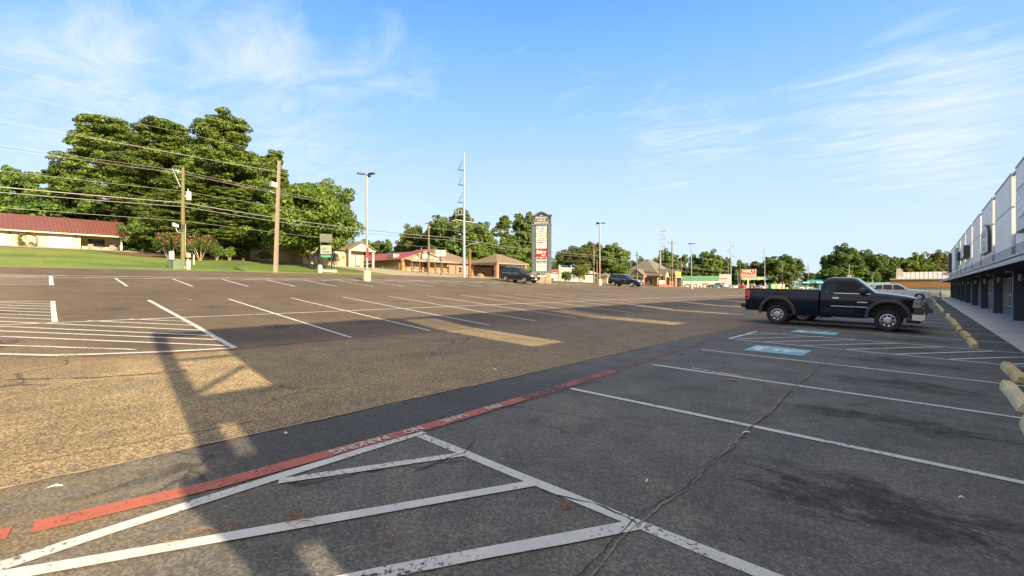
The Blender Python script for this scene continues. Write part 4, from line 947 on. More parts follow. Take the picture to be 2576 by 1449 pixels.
for px, d, rz, pn, lb in ((1790,205,175,BLK,'black car before the green-topped white station wall'),(1730,215,10,SIL,'silver car at the left end of the green-topped station wall'),(1752,212,8,WHT,'white car second from the left before the green-topped station wall'),(1850,215,100,WHT,'white car between the station sign and the steel pole'),
    (1868,190,95,REDC,'dark red car behind the red store sign pole'),(1893,200,95,BLK,'black car just right of the red store sign pole'),(1908,205,170,WHT,'white car right of the black car under the green canopy'),(1925,208,175,WHT,'white car farthest right under the green canopy'),(2025,185,20,SIL,'small silver car right of the blue ice kiosk')):
    car_at(px, d, R(rz), sedan, lb, pn, group=gs)
# ================================================================ POLES, SIGNS, WIRES
def at_ground(x, y, dz=0): return (x, y, ZG(x, y)+dz)
# parking lot light poles
LPM = mat('light_pole_aluminium', (.25,.26,.275), .5, .15, .05)
lp = thing('light_pole', 'tall grey lot light pole nearest the camera, on a round concrete base', 'light pole', at_ground(-35, 21.4), 0, 'lot light poles')
mb = MB(); mb.lathe([(0,-.3),(.33,-.3),(.33,.82),(.30,.87),(0,.87)], (0,0,0), 'z', 24); mb.build('base', PAL['concrete'], lp, 40)
mb = MB(); mb.lathe([(.0,.87),(.2,.87),(.2,.93),(.1,.95),(.105,.96),(.085,9.0),(0,9.0)], (0,0,0), 'z', 16); mb.build('pole', LPM, lp, 40)
for a in (15, 135, 255):
    ca, sa = math.cos(R(a)), math.sin(R(a)); mb = MB(); mb.tube([(0,0,8.95),(ca*.3,sa*.3,8.97)], .035, 6)
    pts = [(.22,-.1),(.3,-.17),(.78,-.15),(.82,0),(.78,.15),(.3,.17),(.22,.1)]; mb.prism([(ca*x-sa*y, sa*x+ca*y) for x, y in pts], 'z', 8.92, 9.03); mb.build('lamp_head', PAL['dark'], lp)
rl = [None]
mb = MB(); mb.box(.10,.13,-.09,.09,2.0,2.8); stk = mb.build('pole_sticker', PAL['red'], lp)
for (x, y), lb in (((-35, 59), 'grey lot light pole just right of the monument sign'), ((-34.6, 93.5), 'grey lot light pole farthest off, near the peaked brick bank')):
    c = copy_tree(lp); c.location = at_ground(x, y); c['label'] = lb; c.rotation_euler = (0, 0, R(20))
# utility poles
def wood_pole(label, px, X, base_y, top_y, m, r=.16, group='wooden utility poles', lean=0, sides=12, D=None, arm=None, band=False):
    x, y, d = onX(px, X) if D is None else onD(px, D)
    t = thing('utility_pole', label, 'utility pole', at_ground(x, y), 0, group); h = zat(top_y, d)-ZG(x, y)
    dx = lean/1175*d; mb = MB(); mb.tube([(0,0,-.3),(.751*dx*.5,.66*dx*.5,h*.5),(.751*dx,.66*dx,h)], [r*1.2, r, r*.8], sides); mb.build('pole', m, t, 40)
    if arm:
        for z, w in arm:
            mb = MB(); mb.box(-w, w, -.05, .05, h-z-.05, h-z+.06)
            for q in (-w+.1, -.35*w, .35*w, w-.1): mb.lathe([(.03,0),(.055,.05),(.03,.14),(.0,.16)], (q,0,h-z+.06), 'z', 8)
            mb.build('crossarm', PAL['grey'], t)
    if band: mb = MB(); mb.lathe([(r*1.08,h*.38),(r*1.08,h*.45)], (0,0,0), 'z', 12); mb.build('band', PAL['dark'], t)
    return t, (x, y, d, h)
t, (x, y, d, h) = wood_pole('greenish treated pole with a grey transformer can on the lawn by the pink bushes', 460, -60, 668, 422, PAL['greenwood'], .19)
mb = MB(); mb.box(.18,.22,-.2,.0,h*.36,h*.435); mb.lathe([(.2,h*.385),(.2,h*.435)], (0,0,0), 'z', 12); mb.build('band', PAL['dark'], t)
mb = MB(); mb.box(-.55,-.1,-.45,-.35,h-.62,h-.5); mb.tube([(-.1,-.2,h-2.1),(-.35,-.75,h-.5)], .05, 6); mb.tube([(-.2,-.1,h-.45),(-.4,-.9,h-.35)], .05, 6)
for q in (-.3,-.55,-.85): mb.lathe([(.03,0),(.06,.08),(.03,.2),(0,.22)], (-.3,q,h-.35), 'z', 8)
mb.build('bracket', PAL['steel'], t)
mb = MB(); mb.lathe([(0,0),(.26,.0),(.27,.1),(.27,.85),(.2,.95),(0,.97)], (.3,.45,h-3.5), 'z', 16); mb.lathe([(.05,.95),(.06,1.1),(.03,1.25),(0,1.25)], (.3,.4,h-3.5), 'z', 8); mb.box(.05,.3,.1,.3,h-3.2,h-3.0); mb.build('transformer', mat('transformer_grey', (.30,.31,.32), .5), t, 40)
mb = MB(); mb.tube([(0,-.1,h*.35),(0,-.5,h*.36),(-.05,-.65,h*.4)], .035, 6); mb.prism([(-.95,h*.41),(-.45,h*.40),(-.42,h*.425),(-.95,h*.445)], 'x', -.2, .25); mb.build('area_lamp', PAL['white'], t)
mb = MB(); mb.tube([(.0,.2,0),(0,.22,h*.44)], .045, 6); mb.build('conduit', PAL['offwhite'], t)
mb = MB(); mb.lathe([(0,.35),(.35,.25),(.6,.0),(.62,-.1)], (0,0,0), 'z', 14); mb.build('soil_mound', mat('orange_soil', (.38,.25,.12), .95, var=.2), t)
P460 = (x, y)
t, (x, y, d, h) = wood_pole('pale square pole with a floodlight box standing on the lot verge', 693, -43, 690, 405, PAL['palewood'], .17, lean=9, sides=4)
mb = MB(); mb.prism([(-.5,7.5),(.0,7.45),(.05,7.85),(-.45,7.95)], 'x', -.2, .35); mb.box(-.15,.1,.15,.35,7.4,7.9); mb.build('floodlight', mat('floodlight_tan', (.33,.29,.24), .6), t)
mb = MB(); mb.tube([(.1,-.1,7.0),(.15,-.5,7.05)], .05, 6); mb.lathe([(0,0),(.1,.02),(.12,.1),(0,.14)], (.15,-.5,7.0), 'z', 10); mb.build('bracket', PAL['steel'], t)
P697 = (x+.3*.751, y+.3*.66, ZG(x, y)+h)
t, q = wood_pole('wooden pole with a small crossarm before the red-roofed building', 1078, -62, 686, 560, PAL['wood'], .17, arm=[(.1, 1.0)], band=True); P3 = q
t, q = wood_pole('thick brown cut-off pole right beside the tall steel pole', 1181, -60, 697, 625, PAL['brownwood'], .22)
t, q = wood_pole('tan wooden pole left of the middle light pole', 1493, -60, 713, 609, PAL['wood'], .17, arm=[(.6, .6), (3.4, .5)], band=True); P5 = q
wood_pole('short brown pole just left of the middle light pole', 1501, -61, 713, 653, PAL['brownwood'], .16)
t, q = wood_pole('tan wooden pole standing before the left wing of the brick bank', 1602, -66, 712, 633, PAL['wood'], .2, arm=[(1.2, .7)], band=True)
wood_pole('dark brown pole against the peak of the brick bank roof', 1659, -62, 722, 636, PAL['brownwood'], .2)
t, q = wood_pole('tall wooden pole with crossarm right of the brick bank porch', 1690, -60, 724, 606, PAL['wood'], .2, arm=[(.7, 1.4)], band=True); P7 = q
wood_pole('thin pole beside the white station price board', 1831, -62, 724, 662, PAL['wood'], .17, D=205)
wood_pole('brown pole behind the red store sign', 1861, -60, 722, 664, PAL['brownwood'], .17, D=210)
wood_pole('leaning pole left of the red store sign', 1858, -60, 727, 680, PAL['wood'], .15, D=190, lean=-5)
wood_pole('pale wooden pole right of the green canopy', 1968, -60, 724, 666, PAL['palewood'], .17, D=220, arm=[(.2, .6)])
wood_pole('dark wooden pole left of the ice kiosk', 2032, -60, 724, 668, PAL['brownwood'], .18, D=240)
t, q = wood_pole('pale pole with transformer cans in front of the right-hand woods', 2135, -60, 724, 666, PAL['palewood'], .17, D=170)
mb = MB()
for dx in (-.5, .5): mb.lathe([(0,0),(.25,0),(.25,.8),(0,.85)], (dx*.75,dx*.66,q[3]-4.6), 'z', 12)
mb.build('transformer', PAL['steel'], t)
# tall steel transmission poles
def steel_pole(label, px, X, top_y, D=None, arms=(), r=.30, low=(), hook=False, al=1.6):
    x, y, d = onX(px, X) if D is None else onD(px, D)
    t = thing('transmission_pole', label, 'transmission pole', at_ground(x, y), 0, 'steel transmission poles'); h = zat(top_y, d)-ZG(x, y)
    mb = MB(); mb.lathe([(0,-.2),(r*1.15,-.2),(r*1.15,.05),(r,.06),(r*.42,h),(0,h+.02)], (0,0,0), 'z', 16); mb.build('pole', PAL['steel'], t, 40)
    for f, s in arms:
        z = h*f; mb = MB(); ax, ay = s*.751, s*.66   # arm across the view
        mb.tube([(0,0,z),(ax*al,ay*al,z+.12)], [.12,.08], 6); mb.tube([(ax*al,ay*al,z+.12),(ax*.2,ay*.2,z+h*.085)], .035, 5)
        for k in range(5): w = k/4; mb.lathe([(.05,0),(.09,.05),(.05,.1)], (ax*(al-.1-.5*w*al),ay*(al-.1-.5*w*al),z+.2+h*.04*w), 'z', 8)
        mb.build('insulator_arm', PAL['darkgrey'], t)
    for f, w in low:
        mb = MB(); mb.box(-w*.75,w*.75,-.08,.08,h*f-.06,h*f+.06); mb.build('crossarm', PAL['steel'], t)
    if hook:
        mb = MB(); z = h*.505; mb.tube([(0,0,z),(-1.5*.751,-1.5*.66,z-.1)], .09, 6)
        for k in (.5, 1.0, 1.45): mb.tube([(-k*.751,-k*.66,z-.1),(-k*.751,-k*.66,z+.9)], .06, 6)
        mb.build('switch_bracket', PAL['grey'], t)
        mb = MB(); z = h*.45; mb.tube([(-2.0*.751,-2*.66,z+.1),(-1.4*.751,-1.4*.66,z+.3),(1.9*.751,1.9*.66,z-.25)], .09, 6); mb.build('crossarm', PAL['offwhite'], t)
        mb = MB(); z = h*.24; mb.tube([(0,0,z),(1.2*.751,1.2*.66,z+.7),(2.6*.751,2.6*.66,z+.9)], .05, 6); mb.prism([(2.4,-.1),(3.1,-.12),(3.1,.12),(2.4,.1)], 'z', z+.82, z+.95); mb.build('street_lamp', PAL['steel'], t)
    return x, y, d, h
T1 = steel_pole('tallest grey steel pole with three triangular insulator arms, left of the monument sign', 1167, -60, 385, None, [(.60,-1),(.74,-1),(.86,-1)], .27, hook=True, al=1.05)
T2 = steel_pole('grey steel pole with three arms to the right rising beside the brick bank', 1661, -66, 562, None, [(.63,1),(.75,1),(.87,1)], .21, low=[(.42, 1.6)])
T3 = steel_pole('thin steel pole with alternating arms beside the white station price board', 1838, -60, 603, 203, [(.86,1),(.74,-1),(.65,1)], .22, low=[(.5, 2.2)])
T4 = steel_pole('thin steel pole right of the red store sign and green canopy', 1923, -60, 621, 235, [(.85,-1),(.72,-1)], .22, low=[(.6, 2.2)])
T5 = steel_pole('thin steel pole behind the pickup bed, second right of the green canopy', 1981, -60, 638, 290, [], .28); T6 = steel_pole('thin steel pole at the right edge of the round dark tree', 2008, -60, 640, 300, [(.88,1)], .26); T7 = steel_pole('lone thin steel pole against open sky left of the right-hand woods', 2062, -60, 652, 330, [], .28)
# wires
def wire(label, pts, r, m, sag=.6, n=14, lab_cat='cable', group='overhead wires along the street'):
    P = []
    for a, b in zip(pts[:-1], pts[1:]):
        a, b = Vector(a), Vector(b)
        for i in range(n): u = i/n; p = a+(b-a)*u; p.z -= 4*sag*u*(1-u); P.append(p)
    P.append(Vector(pts[-1])); mb = MB(); mb.tube(P, r, 5); o = mb.build('overhead_wire', m); tag(o, label, lab_cat, group)
Xw = -60; ys = [-32, 14.4, 52, 99, 146, 205]
gz = lambda y: ZG(Xw, y)
wire('thick black bundled cable crossing in front of the pines and the steel pole', [(Xw, y, z) for y, z in zip(ys, (10.5, 10.75, 10.0, 9.4, 9.0, 8.5))], .05, PAL['wire'], .45)
wire('black cable just under the thick bundled cable', [(Xw+.2, y, z-.45) for y, z in zip(ys, (10.5, 10.75, 10.0, 9.4, 9.0, 8.5))], .032, PAL['wire'], .5)
wire('pale bare wire strung just above the thick bundled cable', [(Xw, y, z) for y, z in zip(ys, (11.9, 12.0, 11.3, 10.8, 10.2, 9.5))], .013, PAL['wirelt'], .3)
wire('thin dark cable lowest of the wires in front of the pines', [(Xw, y, z) for y, z in zip(ys, (8.9, 8.8, 8.2, 7.6, 7.2, 7))], .02, PAL['wire'], .35)
for k, (dx, dz) in enumerate(((-.2,0),(-.5,-.12),(.1,-.35))):
    wire(['uppermost pale wire on the treated pole', 'middle pale wire on the treated pole', 'lower pale wire on the treated pole'][k], [(Xw+dx, y, z+dz) for y, z in zip(ys, (14.6, 14.2, 12.9, 13.2, 13.8, 12))], .012, PAL['wirelt'], .4)
wire('pale wire running to the top of the pale square pole', [(-43, -28, 12.6), (-43, P697[1], 11.9), (-52, 60, 13.0), (-60, 99, 12.6)], .012, PAL['wirelt'], .25)
for k, z in enumerate((16.6, 19.0, 21.3)):
    wire(['lowest thin line on the tall steel poles', 'middle thin line on the tall steel poles', 'topmost thin line on the tall steel poles'][k], [(T1[0]-1.6, -45, z+2.2), (T1[0]-1.6, T1[1]-1.4, z), (T2[0]+1.7, T2[1], z-1.4), (T3[0]+1, T3[1], z-2.2), (T4[0]-1, T4[1], z-3)], .011, PAL['wirelt'], 1.2)

# ---- monument sign
mx_, my_, md_ = onX(1362, -37.0); sgn = thing('monument_sign', 'tall grey marketplace pylon sign with tenant panels on a stone base', 'sign', at_ground(mx_, my_), math.atan2(.660, .751)-R(12))
SG = mat('sign_slate_grey', (.072,.09,.11), .55, var=.05); SGD = mat('sign_dark_slate', (.028,.038,.05), .6, var=.05); SGL = mat('sign_trim_grey', (.11,.13,.15), .5, var=.05)
STN = brickmat('sign_base_stone', (.27,.21,.14), (.36,.29,.20), (.17,.14,.11), .42, .2); WP = mat('tenant_panel_white', (.43,.44,.455), .4, var=.03)
hw_, dp = 1.23, .30      # half width, half depth
mb = MB(); mb.box(.55, 1.18, -.45, .45, -.2, 1.30); mb.box(-1.2, -.6, -.45, .45, -.2, 1.30); mb.box(-.6, .55, -.38, .38, -.2, .82); mb.build('stone_base', STN, sgn)
mb = MB(); mb.box(-1.35, 1.35, -.5, .5, 1.30, 1.44); mb.build('ledge', SGL, sgn)
mb = MB(); mb.box(-hw_, -.80, -dp-.06, dp+.06, 1.44, 7.42); mb.box(.80, hw_, -dp-.06, dp+.06, 1.44, 7.42); mb.build('side_column', SG, sgn)
mb = MB(); mb.box(-.795, .795, -dp+.05, dp-.05, 1.44, 7.42); mb.build('core', SGD, sgn)
mb = MB(); mb.box(-1.30, 1.30, -dp-.14, dp+.14, 7.42, 7.56); mb.build('ledge', SGL, sgn)
arc = [(x, 8.62+.42*math.cos(x/.85*math.pi/2)) for x in [-.85+1.7*i/16 for i in range(17)]]
mb = MB(); mb.prism([(-1.2,7.56),(1.2,7.56),(1.2,8.62)]+arc[::-1]+[(-1.2,8.62)], 'y', -dp, dp); mb.build('header', SGD, sgn)
cp = [(-1.34,8.62),(-.9,8.62)]+[(x, z) for x, z in arc[1:-1]]+[(.9,8.62),(1.34,8.62)]; mb = MB()
up = [(-1.34,8.78),(-.95,8.78)]+[(x*1.05, z+.15) for x, z in arc[1:-1]]+[(.95,8.78),(1.34,8.78)]
for i in range(len(cp)-1): mb.prism([cp[i], cp[i+1], up[i+1], up[i]], 'y', -dp-.14, dp+.14)
mb.build('cornice', SGL, sgn)
FR = (R(90), 0, 0); yf = -dp-.012
WL = mat('sign_letter_white_paint', (.52,.50,.46), .5)
for s, z, b in ((.36, 8.36, 'JEFFERSON'), (.34, 8.03, 'AVENUE'), (.34, 7.72, 'MARKETPLACE')): text('lettering', b, s, WL, sgn, (0, yf, z), FR, .02, .004, {'JEFFERSON': .86, 'AVENUE': .90, 'MARKETPLACE': .80}[b])
text('lettering', 'THE', .14, WL, sgn, (0, yf, 8.66), FR, .01, .006)
mb = MB(); mb.box(-1.08,-.78,yf-.01,yf+.01,8.0,8.03); mb.box(.78,1.08,yf-.01,yf+.01,8.0,8.03); mb.build('lettering', WL, sgn)
pys = [(6.90,7.34),(6.42,6.86),(5.94,6.38),(5.46,5.90),(4.98,5.42),(4.42,4.94),(3.36,4.30),(2.92,3.32),(2.50,2.88),(2.14,2.46),(1.82,2.10),(1.50,1.78)]
k_ = {}
for i, (a, b) in enumerate(pys):
    mb = MB(); mb.box(-.70, .70, -dp-.0, -dp+.06, a, b); mm = WP if i != 6 else mat('tenant_panel_red', (.50,.012,.02), .4); k_[i] = mb.build('tenant_panel', mm, sgn)
yp = -dp-.012; DK = mat('sign_letter_black', (.02,.02,.022), .5); BLU = mat('sign_letter_blue', (.10,.22,.42), .5); GRN = mat('sign_lime', (.16,.50,.05), .5); ORG = mat('sign_letter_orange', (.55,.14,.03), .5); GRY = mat('sign_letter_mid_grey', (.25,.25,.26), .5)
def tl(b, s, m, x, z, sx=1, bold=.008): text('lettering', b, s, m, sgn, (x, yp, z), FR, .006, bold, sx)
tl('PLEASURE', .16, BLU, .16, 7.2, .85); tl('SERVICE', .13, BLU, .16, 7.0, .8); mb = MB(); mb.lathe([(.15,0),(.15,-.01),(.10,-.01),(.1,0)], (-.48, yp, 7.12), 'y', 20); mb.build('emblem', DK, sgn)
mb = MB(); mb.box(-.32,.36,yp-.006,yp+.01,6.5,6.8); mb.build('emblem', GRY, sgn)
mb = MB(); mb.box(-.7,-.56,yp-.004,yp+.01,5.95,6.37); mb.box(.56,.7,yp-.004,yp+.01,5.95,6.37); mb.box(-.56,.56,yp-.004,yp+.01,6.31,6.37); mb.build('emblem', GRN, sgn); tl('WellCare', .2, mat('sign_letter_green', (.14,.3,.12), .5), 0, 6.12, .95)
tl('YOUNG', .19, GRY, -.3, 5.72, .85, .003); tl('BLOOD', .19, ORG, .32, 5.72, .85); tl('INSURANCE AGENCY', .1, GRY, 0, 5.54, .95, .002)
tl('SOUTHERN', .17, DK, -.1, 5.16, .8); mb = MB(); mb.box(-.62,-.59,yp-.004,yp+.01,5.06,5.36); mb.box(.59,.62,yp-.004,yp+.01,5.06,5.36); mb.box(-.6,.6,yp-.004,yp+.01,5.34,5.36); mb.build('emblem', DK, sgn)
mb = MB(); mb.prism([(-.6,4.6),(-.42,4.62),(-.44,4.8),(-.56,4.76)], 'y', yp-.006, yp+.01); mb.build('emblem', GRN, sgn)
mb = MB(); mb.box(-.3,.6,yp-.004,yp+.01,4.7,4.72); mb.build('lettering', GRY, sgn)
tl('Baker', .56, WL, 0, 3.95, .93, .03); tl('clinic', .26, WL, .3, 3.56, .9, .012)
tl('FOR LEASE', .36, DK, 0, 3.12, .72, .018); tl('870-627-3955', .30, DK, 0, 2.69, .74, .012)
# flood lamp on the back of the pylon
mb = MB(); mb.box(1.25,1.5,.2,.3,6.55,6.62); mb.box(1.42,1.66,.1,.4,6.4,6.75); mb.build('floodlight', PAL['offwhite'], sgn)
# ---- other signs
def panel_sign(name, label, px, X, D, w, z0, z1, rz, face, posts=2, edge=PAL['dark'], cat='sign', z_post=None):
    x, y, d = onX(px, X) if D is None else onD(px, D); t = thing(name, label, cat, at_ground(x, y), rz); g = ZG(x, y)
    mb = MB(); mb.box(-w/2, w/2, -.1, .1, z0, z1); mb.build('sign_box', edge, t); mb = MB(); mb.box(-w/2+.05, w/2-.05, -.115, -.101, z0+.05, z1-.05); mb.build('sign_face', face, t)
    for s in ((-1, 1) if posts == 2 else (0,)):
        mb = MB(); mb.box(s*w*.46-.07, s*w*.46+.07, -.07, .07, -.2, z0 if s == 0 else z1-.1); mb.build('post', edge, t)
    return t
th = math.atan2(.660, .751)
t = panel_sign('office_sign', 'two-panel green and white sign on black posts in front of the spreading tree', 820, -61, None, 1.5, 2.3, 3.6, th+R(15), mat('sign_face_pale_green', (.17,.205,.175), .5), 2)
mb = MB(); mb.box(-.78,.78,-.12,.12,3.95,5.1); mb.build('sign_box', mat('sign_box_green_grey', (.085,.095,.075), .5), t); mb = MB(); mb.box(-.78,.78,-.06,.06,1.95,2.2); mb.build('sign_box', PAL['green'], t)
mb = MB(); mb.box(-.5,.5,-.122,-.11,2.65,2.72); mb.box(-.4,.4,-.122,-.11,2.5,2.55); mb.box(-.55,.1,-.122,-.11,3.0,3.1); mb.build('lettering', DK, t); mb = MB(); mb.prism([(-.4,3.2),(0,3.45),(.3,3.25),(.15,3.2),(0,3.32),(-.2,3.2)], 'y', -.124, -.11); mb.build('emblem', PAL['green'], t)
for z in (3.62,):
    mb = MB(); mb.box(.66,.76,-.07,.07,-.2,5.1); mb.box(-.76,-.66,-.07,.07,-.2,5.1); mb.build('post', PAL['blackm'], t)
mb = MB(); mb.box(-1.0,1.4,-.5,.5,-.2,.25); mb.build('stone_base', PAL['concrete'], t)
t = panel_sign('small_sign', 'grey box sign on a dark post before the shingled porch building', 1108, -63, None, 1.8, 3.3, 4.5, th+R(10), mat('sign_face_grey', (.33,.34,.35), .5), 1); text('lettering', 'LAURAS', .3, DK, t, (0,-.12,3.9), FR, .004, .005); mb = MB(); mb.box(-.5,.5,-.122,-.11,3.6,3.65); mb.box(-.2,.2,-.122,-.11,4.15,4.3); mb.build('lettering', DK, t)
t = panel_sign('lot_sign', 'maroon and grey lot sign with a brick end post just right of the monument sign', 1391, -46, None, 1.9, .55, 2.6, th-R(12), mat('sign_face_dim', (.40,.43,.46), .5), 0)
mb = MB(); mb.box(-.9,.9,-.125,-.118,1.3,1.95); mb.build('sign_face', mat('sign_maroon', (.25,.02,.05), .5), t); mb = MB(); mb.box(-.92,.92,-.125,-.118,2.0,2.56); mb.build('sign_face', PAL['dark'], t); mb = MB(); mb.box(.93,1.3,-.2,.2,-.2,2.75); mb.build('brick_post', brickmat('pale_brick', (.36,.24,.16), (.42,.3,.2), (.4,.35,.3)), t)
mb = MB(); mb.box(-.8,.8,-.129,-.125,1.55,1.62); mb.box(-.8,.5,-.129,-.125,1.4,1.46); mb.build('lettering', WP, t)
x, y, d = onD(1881, 150); t = thing('store_sign', 'red and orange family store pylon sign on a white pole', 'sign', at_ground(x, y), th-R(20)); g = ZG(x, y); z1 = zat(678, d)-g; z0 = zat(697.5, d)-g; w = 2.05
mb = MB(); mb.box(-w-.05, w+.25, -.3, .3, z0-.06, z1+.06); mb.build('sign_box', PAL['white'], t); mb = MB(); mb.box(-w, w, -.32, -.301, z0, z1); mb.build('sign_face', mat('store_red', (.24,.006,.012), .4), t)
zm = (z0+z1)/2; mb = MB(); mb.box(-w+.08, w-.08, -.33, -.321, z0+.08, zm-.02); mb.build('sign_face', mat('store_orange', (.38,.06,.01), .4), t)
text('lettering', 'FAMILY', 1.35, WL, t, (0,-.335,(zm+z1)/2-.02), FR, .01, .03, .80); text('lettering', 'DOLLAR', 1.30, WL, t, (0,-.335,(zm+z0)/2), FR, .01, .03, .78)
mb = MB(); mb.box(-.22, .22, -.2, .2, -.2, z0); mb.build('post', PAL['white'], t)
x, y, d = onD(1823, 185); t = thing('price_board', 'blank white station price board with a thin red band', 'sign', at_ground(x, y), th-R(15)); g = ZG(x, y)
z1 = zat(690, d)-g; z0 = zat(716, d)-g; mb = MB(); mb.box(-2.15, 2.15, -.2, .2, z0, z1); mb.build('sign_box', mat('board_white', (.30,.31,.33), .5), t); mb = MB(); mb.box(-2.15, .6, -.215, -.201, (z0+z1)/2+.1, (z0+z1)/2+.42); mb.build('band', PAL['red'], t)
for s in (-1.9, 1.9): mb = MB(); mb.box(s-.1, s+.1, -.1, .1, -.2, z0); mb.build('post', PAL['grey'], t)
# ================================================================ BUILDINGS ACROSS THE STREET
def gable(mb, x0, x1, y0, y1, ze, zr, along='y', t=.14, m=0, mend=None):
    """thin double-pitched roof slab; ridge along the given axis"""
    if along == 'y':
        c = (x0+x1)/2; prof = [(x0,ze),(c,zr),(x1,ze),(x1,ze+t),(c,zr+t*1.1),(x0,ze+t)]; mb.prism(prof, 'y', y0, y1, m, mend if mend is not None else m)
    else:
        c = (y0+y1)/2; prof = [(y0,ze),(c,zr),(y1,ze),(y1,ze+t),(c,zr+t*1.1),(y0,ze+t)]; mb.prism(prof, 'x', x0, x1, m, mend if mend is not None else m)
def hip(mb, x0, x1, y0, y1, ze, zr, m=0, t=.16, mf=None):
    w = min(x1-x0, y1-y0)/2; a, b = (x0+w, x1-w), (y0+w, y1-w)
    A = [(x0,y0,ze+t),(x1,y0,ze+t),(x1,y1,ze+t),(x0,y1,ze+t)]; B = [(x0,y0,ze),(x1,y0,ze),(x1,y1,ze),(x0,y1,ze)]
    if x1-x0 > y1-y0: r0, r1 = ((x0+w,(y0+y1)/2,zr),(x1-w,(y0+y1)/2,zr)); mb.poly([A[0],A[1],r1,r0],m); mb.poly([A[2],A[3],r0,r1],m); mb.poly([A[1],A[2],r1],m); mb.poly([A[3],A[0],r0],m)
    else: r0, r1 = (((x0+x1)/2,y0+w,zr),((x0+x1)/2,y1-w,zr)); mb.poly([A[1],A[2],r1,r0],m); mb.poly([A[3],A[0],r0,r1],m); mb.poly([A[0],A[1],r0],m); mb.poly([A[2],A[3],r1],m)
    mf = m if mf is None else mf
    for i in range(4): j = (i+1) % 4; mb.poly([B[i],B[j],A[j],A[i]], mf)
    mb.poly(B[::-1], mf)
def win(t, x0, x1, y0, y1, z0, z1, fm, gm, face='x', bars=(1, 1), fw=.06, name='window'):
    """framed window standing 3 cm proud of a wall; face = outward axis 'x' (+X) or 'y' (-Y)"""
    fr = MB(); gl = MB()
    if face == 'x':
        for a, b in ((y0, y0+fw), (y1-fw, y1)): fr.box(x0-.05, x0+.04, a, b, z0, z1)
        for a, b in ((z0, z0+fw), (z1-fw, z1)): fr.box(x0-.05, x0+.04, y0+fw, y1-fw, a, b)
        for k in range(1, bars[0]): y = y0+(y1-y0)*k/bars[0]; fr.box(x0-.05, x0+.035, y-.03, y+.03, z0+fw, z1-fw)
        for k in range(1, bars[1]): z = z0+(z1-z0)*k/bars[1]; fr.box(x0-.05, x0+.03, y0+fw, y1-fw, z-.03, z+.03)
        gl.poly([(x0+.015,y0+fw,z0+fw),(x0+.015,y1-fw,z0+fw),(x0+.015,y1-fw,z1-fw),(x0+.015,y0+fw,z1-fw)])
    else:
        for a, b in ((x0, x0+fw), (x1-fw, x1)): fr.box(a, b, y0-.04, y0+.05, z0, z1)
        for a, b in ((z0, z0+fw), (z1-fw, z1)): fr.box(x0+fw, x1-fw, y0-.04, y0+.05, a, b)
        for k in range(1, bars[0]): x = x0+(x1-x0)*k/bars[0]; fr.box(x-.03, x+.03, y0-.035, y0+.05, z0+fw, z1-fw)
        gl.poly([(x0+fw,y0-.015,z0+fw),(x1-fw,y0-.015,z0+fw),(x1-fw,y0-.015,z1-fw),(x0+fw,y0-.015,z1-fw)])
    f = fr.build(name, fm, t); gl.build('pane', gm, f); return f
SHINGLE = mat('brown_shingle_roof', (.15,.112,.08), .9, var=.18, scale=6, bump=.3); GSHINGLE = mat('grey_shingle_roof', (.13,.115,.105), .9, var=.2, scale=6, bump=.3)
BRICK = brickmat('red_brown_brick', (.23,.10,.058), (.28,.135,.08), (.26,.20,.155), .24, .085); BEIGE = brickmat('beige_brick', (.37,.285,.19), (.43,.34,.235), (.33,.27,.2), .26, .09)
# ---- cream house with a long red metal roof
hx, hz = -105, 7.9
t = thing('house', 'long low cream house with a dusty red metal roof and a corner porch', 'house', (hx, 0, hz)); HR = ribmat('red_metal_roof', (.135,.050,.042), .5, 1, .04, .55, .1, .1)
CREAM = mat('cream_wall', (.45,.395,.26), .8, var=.04); CRTRIM = mat('cream_trim', (.48,.43,.32), .6)
y0, y1, yp_ = -42, 16.6, 11.0
mb = MB(); mb.box(-9, 0, y0, yp_, -.8, 2.45); mb.box(-9, -2.8, yp_, y1-.1, -.8, 2.45); mb.build('wall', CREAM, t)
mb = MB(); mb.box(-2.8, .3, yp_, y1, -.6, .02); mb.build('porch_floor', PAL['concrete'], t)
mb = MB(); gable(mb, -10.0, 1.1, y0-.5, y1+.6, 2.42, 5.35, 'y', .12); mb.build('roof', HR, t)
mb = MB(); mb.box(1.02, 1.14, y0-.5, y1+.6, 2.28, 2.46); mb.box(-2.7, 1.0, yp_, y1+.4, 2.36, 2.40); mb.prism([(-9.8,2.4),(-4.45,5.2),(.9,2.4)], 'y', y1-.12, y1-.02); mb.build('trim', CRTRIM, t)
mb = MB(); mb.box(.0, .28, y1-.55, y1-.25, 0, 2.36); mb.build('porch_column', PAL['white'], t)
for yc in (-20.5, -14, -7.4, 1.15, 8.6):
    f = MB(); f.box(-.03,.05,yc-1.35,yc+1.35,.02,2.15); fo = f.build('double_door', PAL['white'], t); g = MB(); g.box(.052,.06,yc-1.05,yc-.25,.25,2.0); g.box(.052,.06,yc+.25,yc+1.05,.25,2.0); g.build('pane', mat('frosted_pane', (.42,.45,.50), .3), fo)
    l = MB(); l.box(0,.18,yc+1.75,yc+1.9,1.9,2.2); l.build('wall_lamp', PAL['brownwood'], t)
tr = MB()
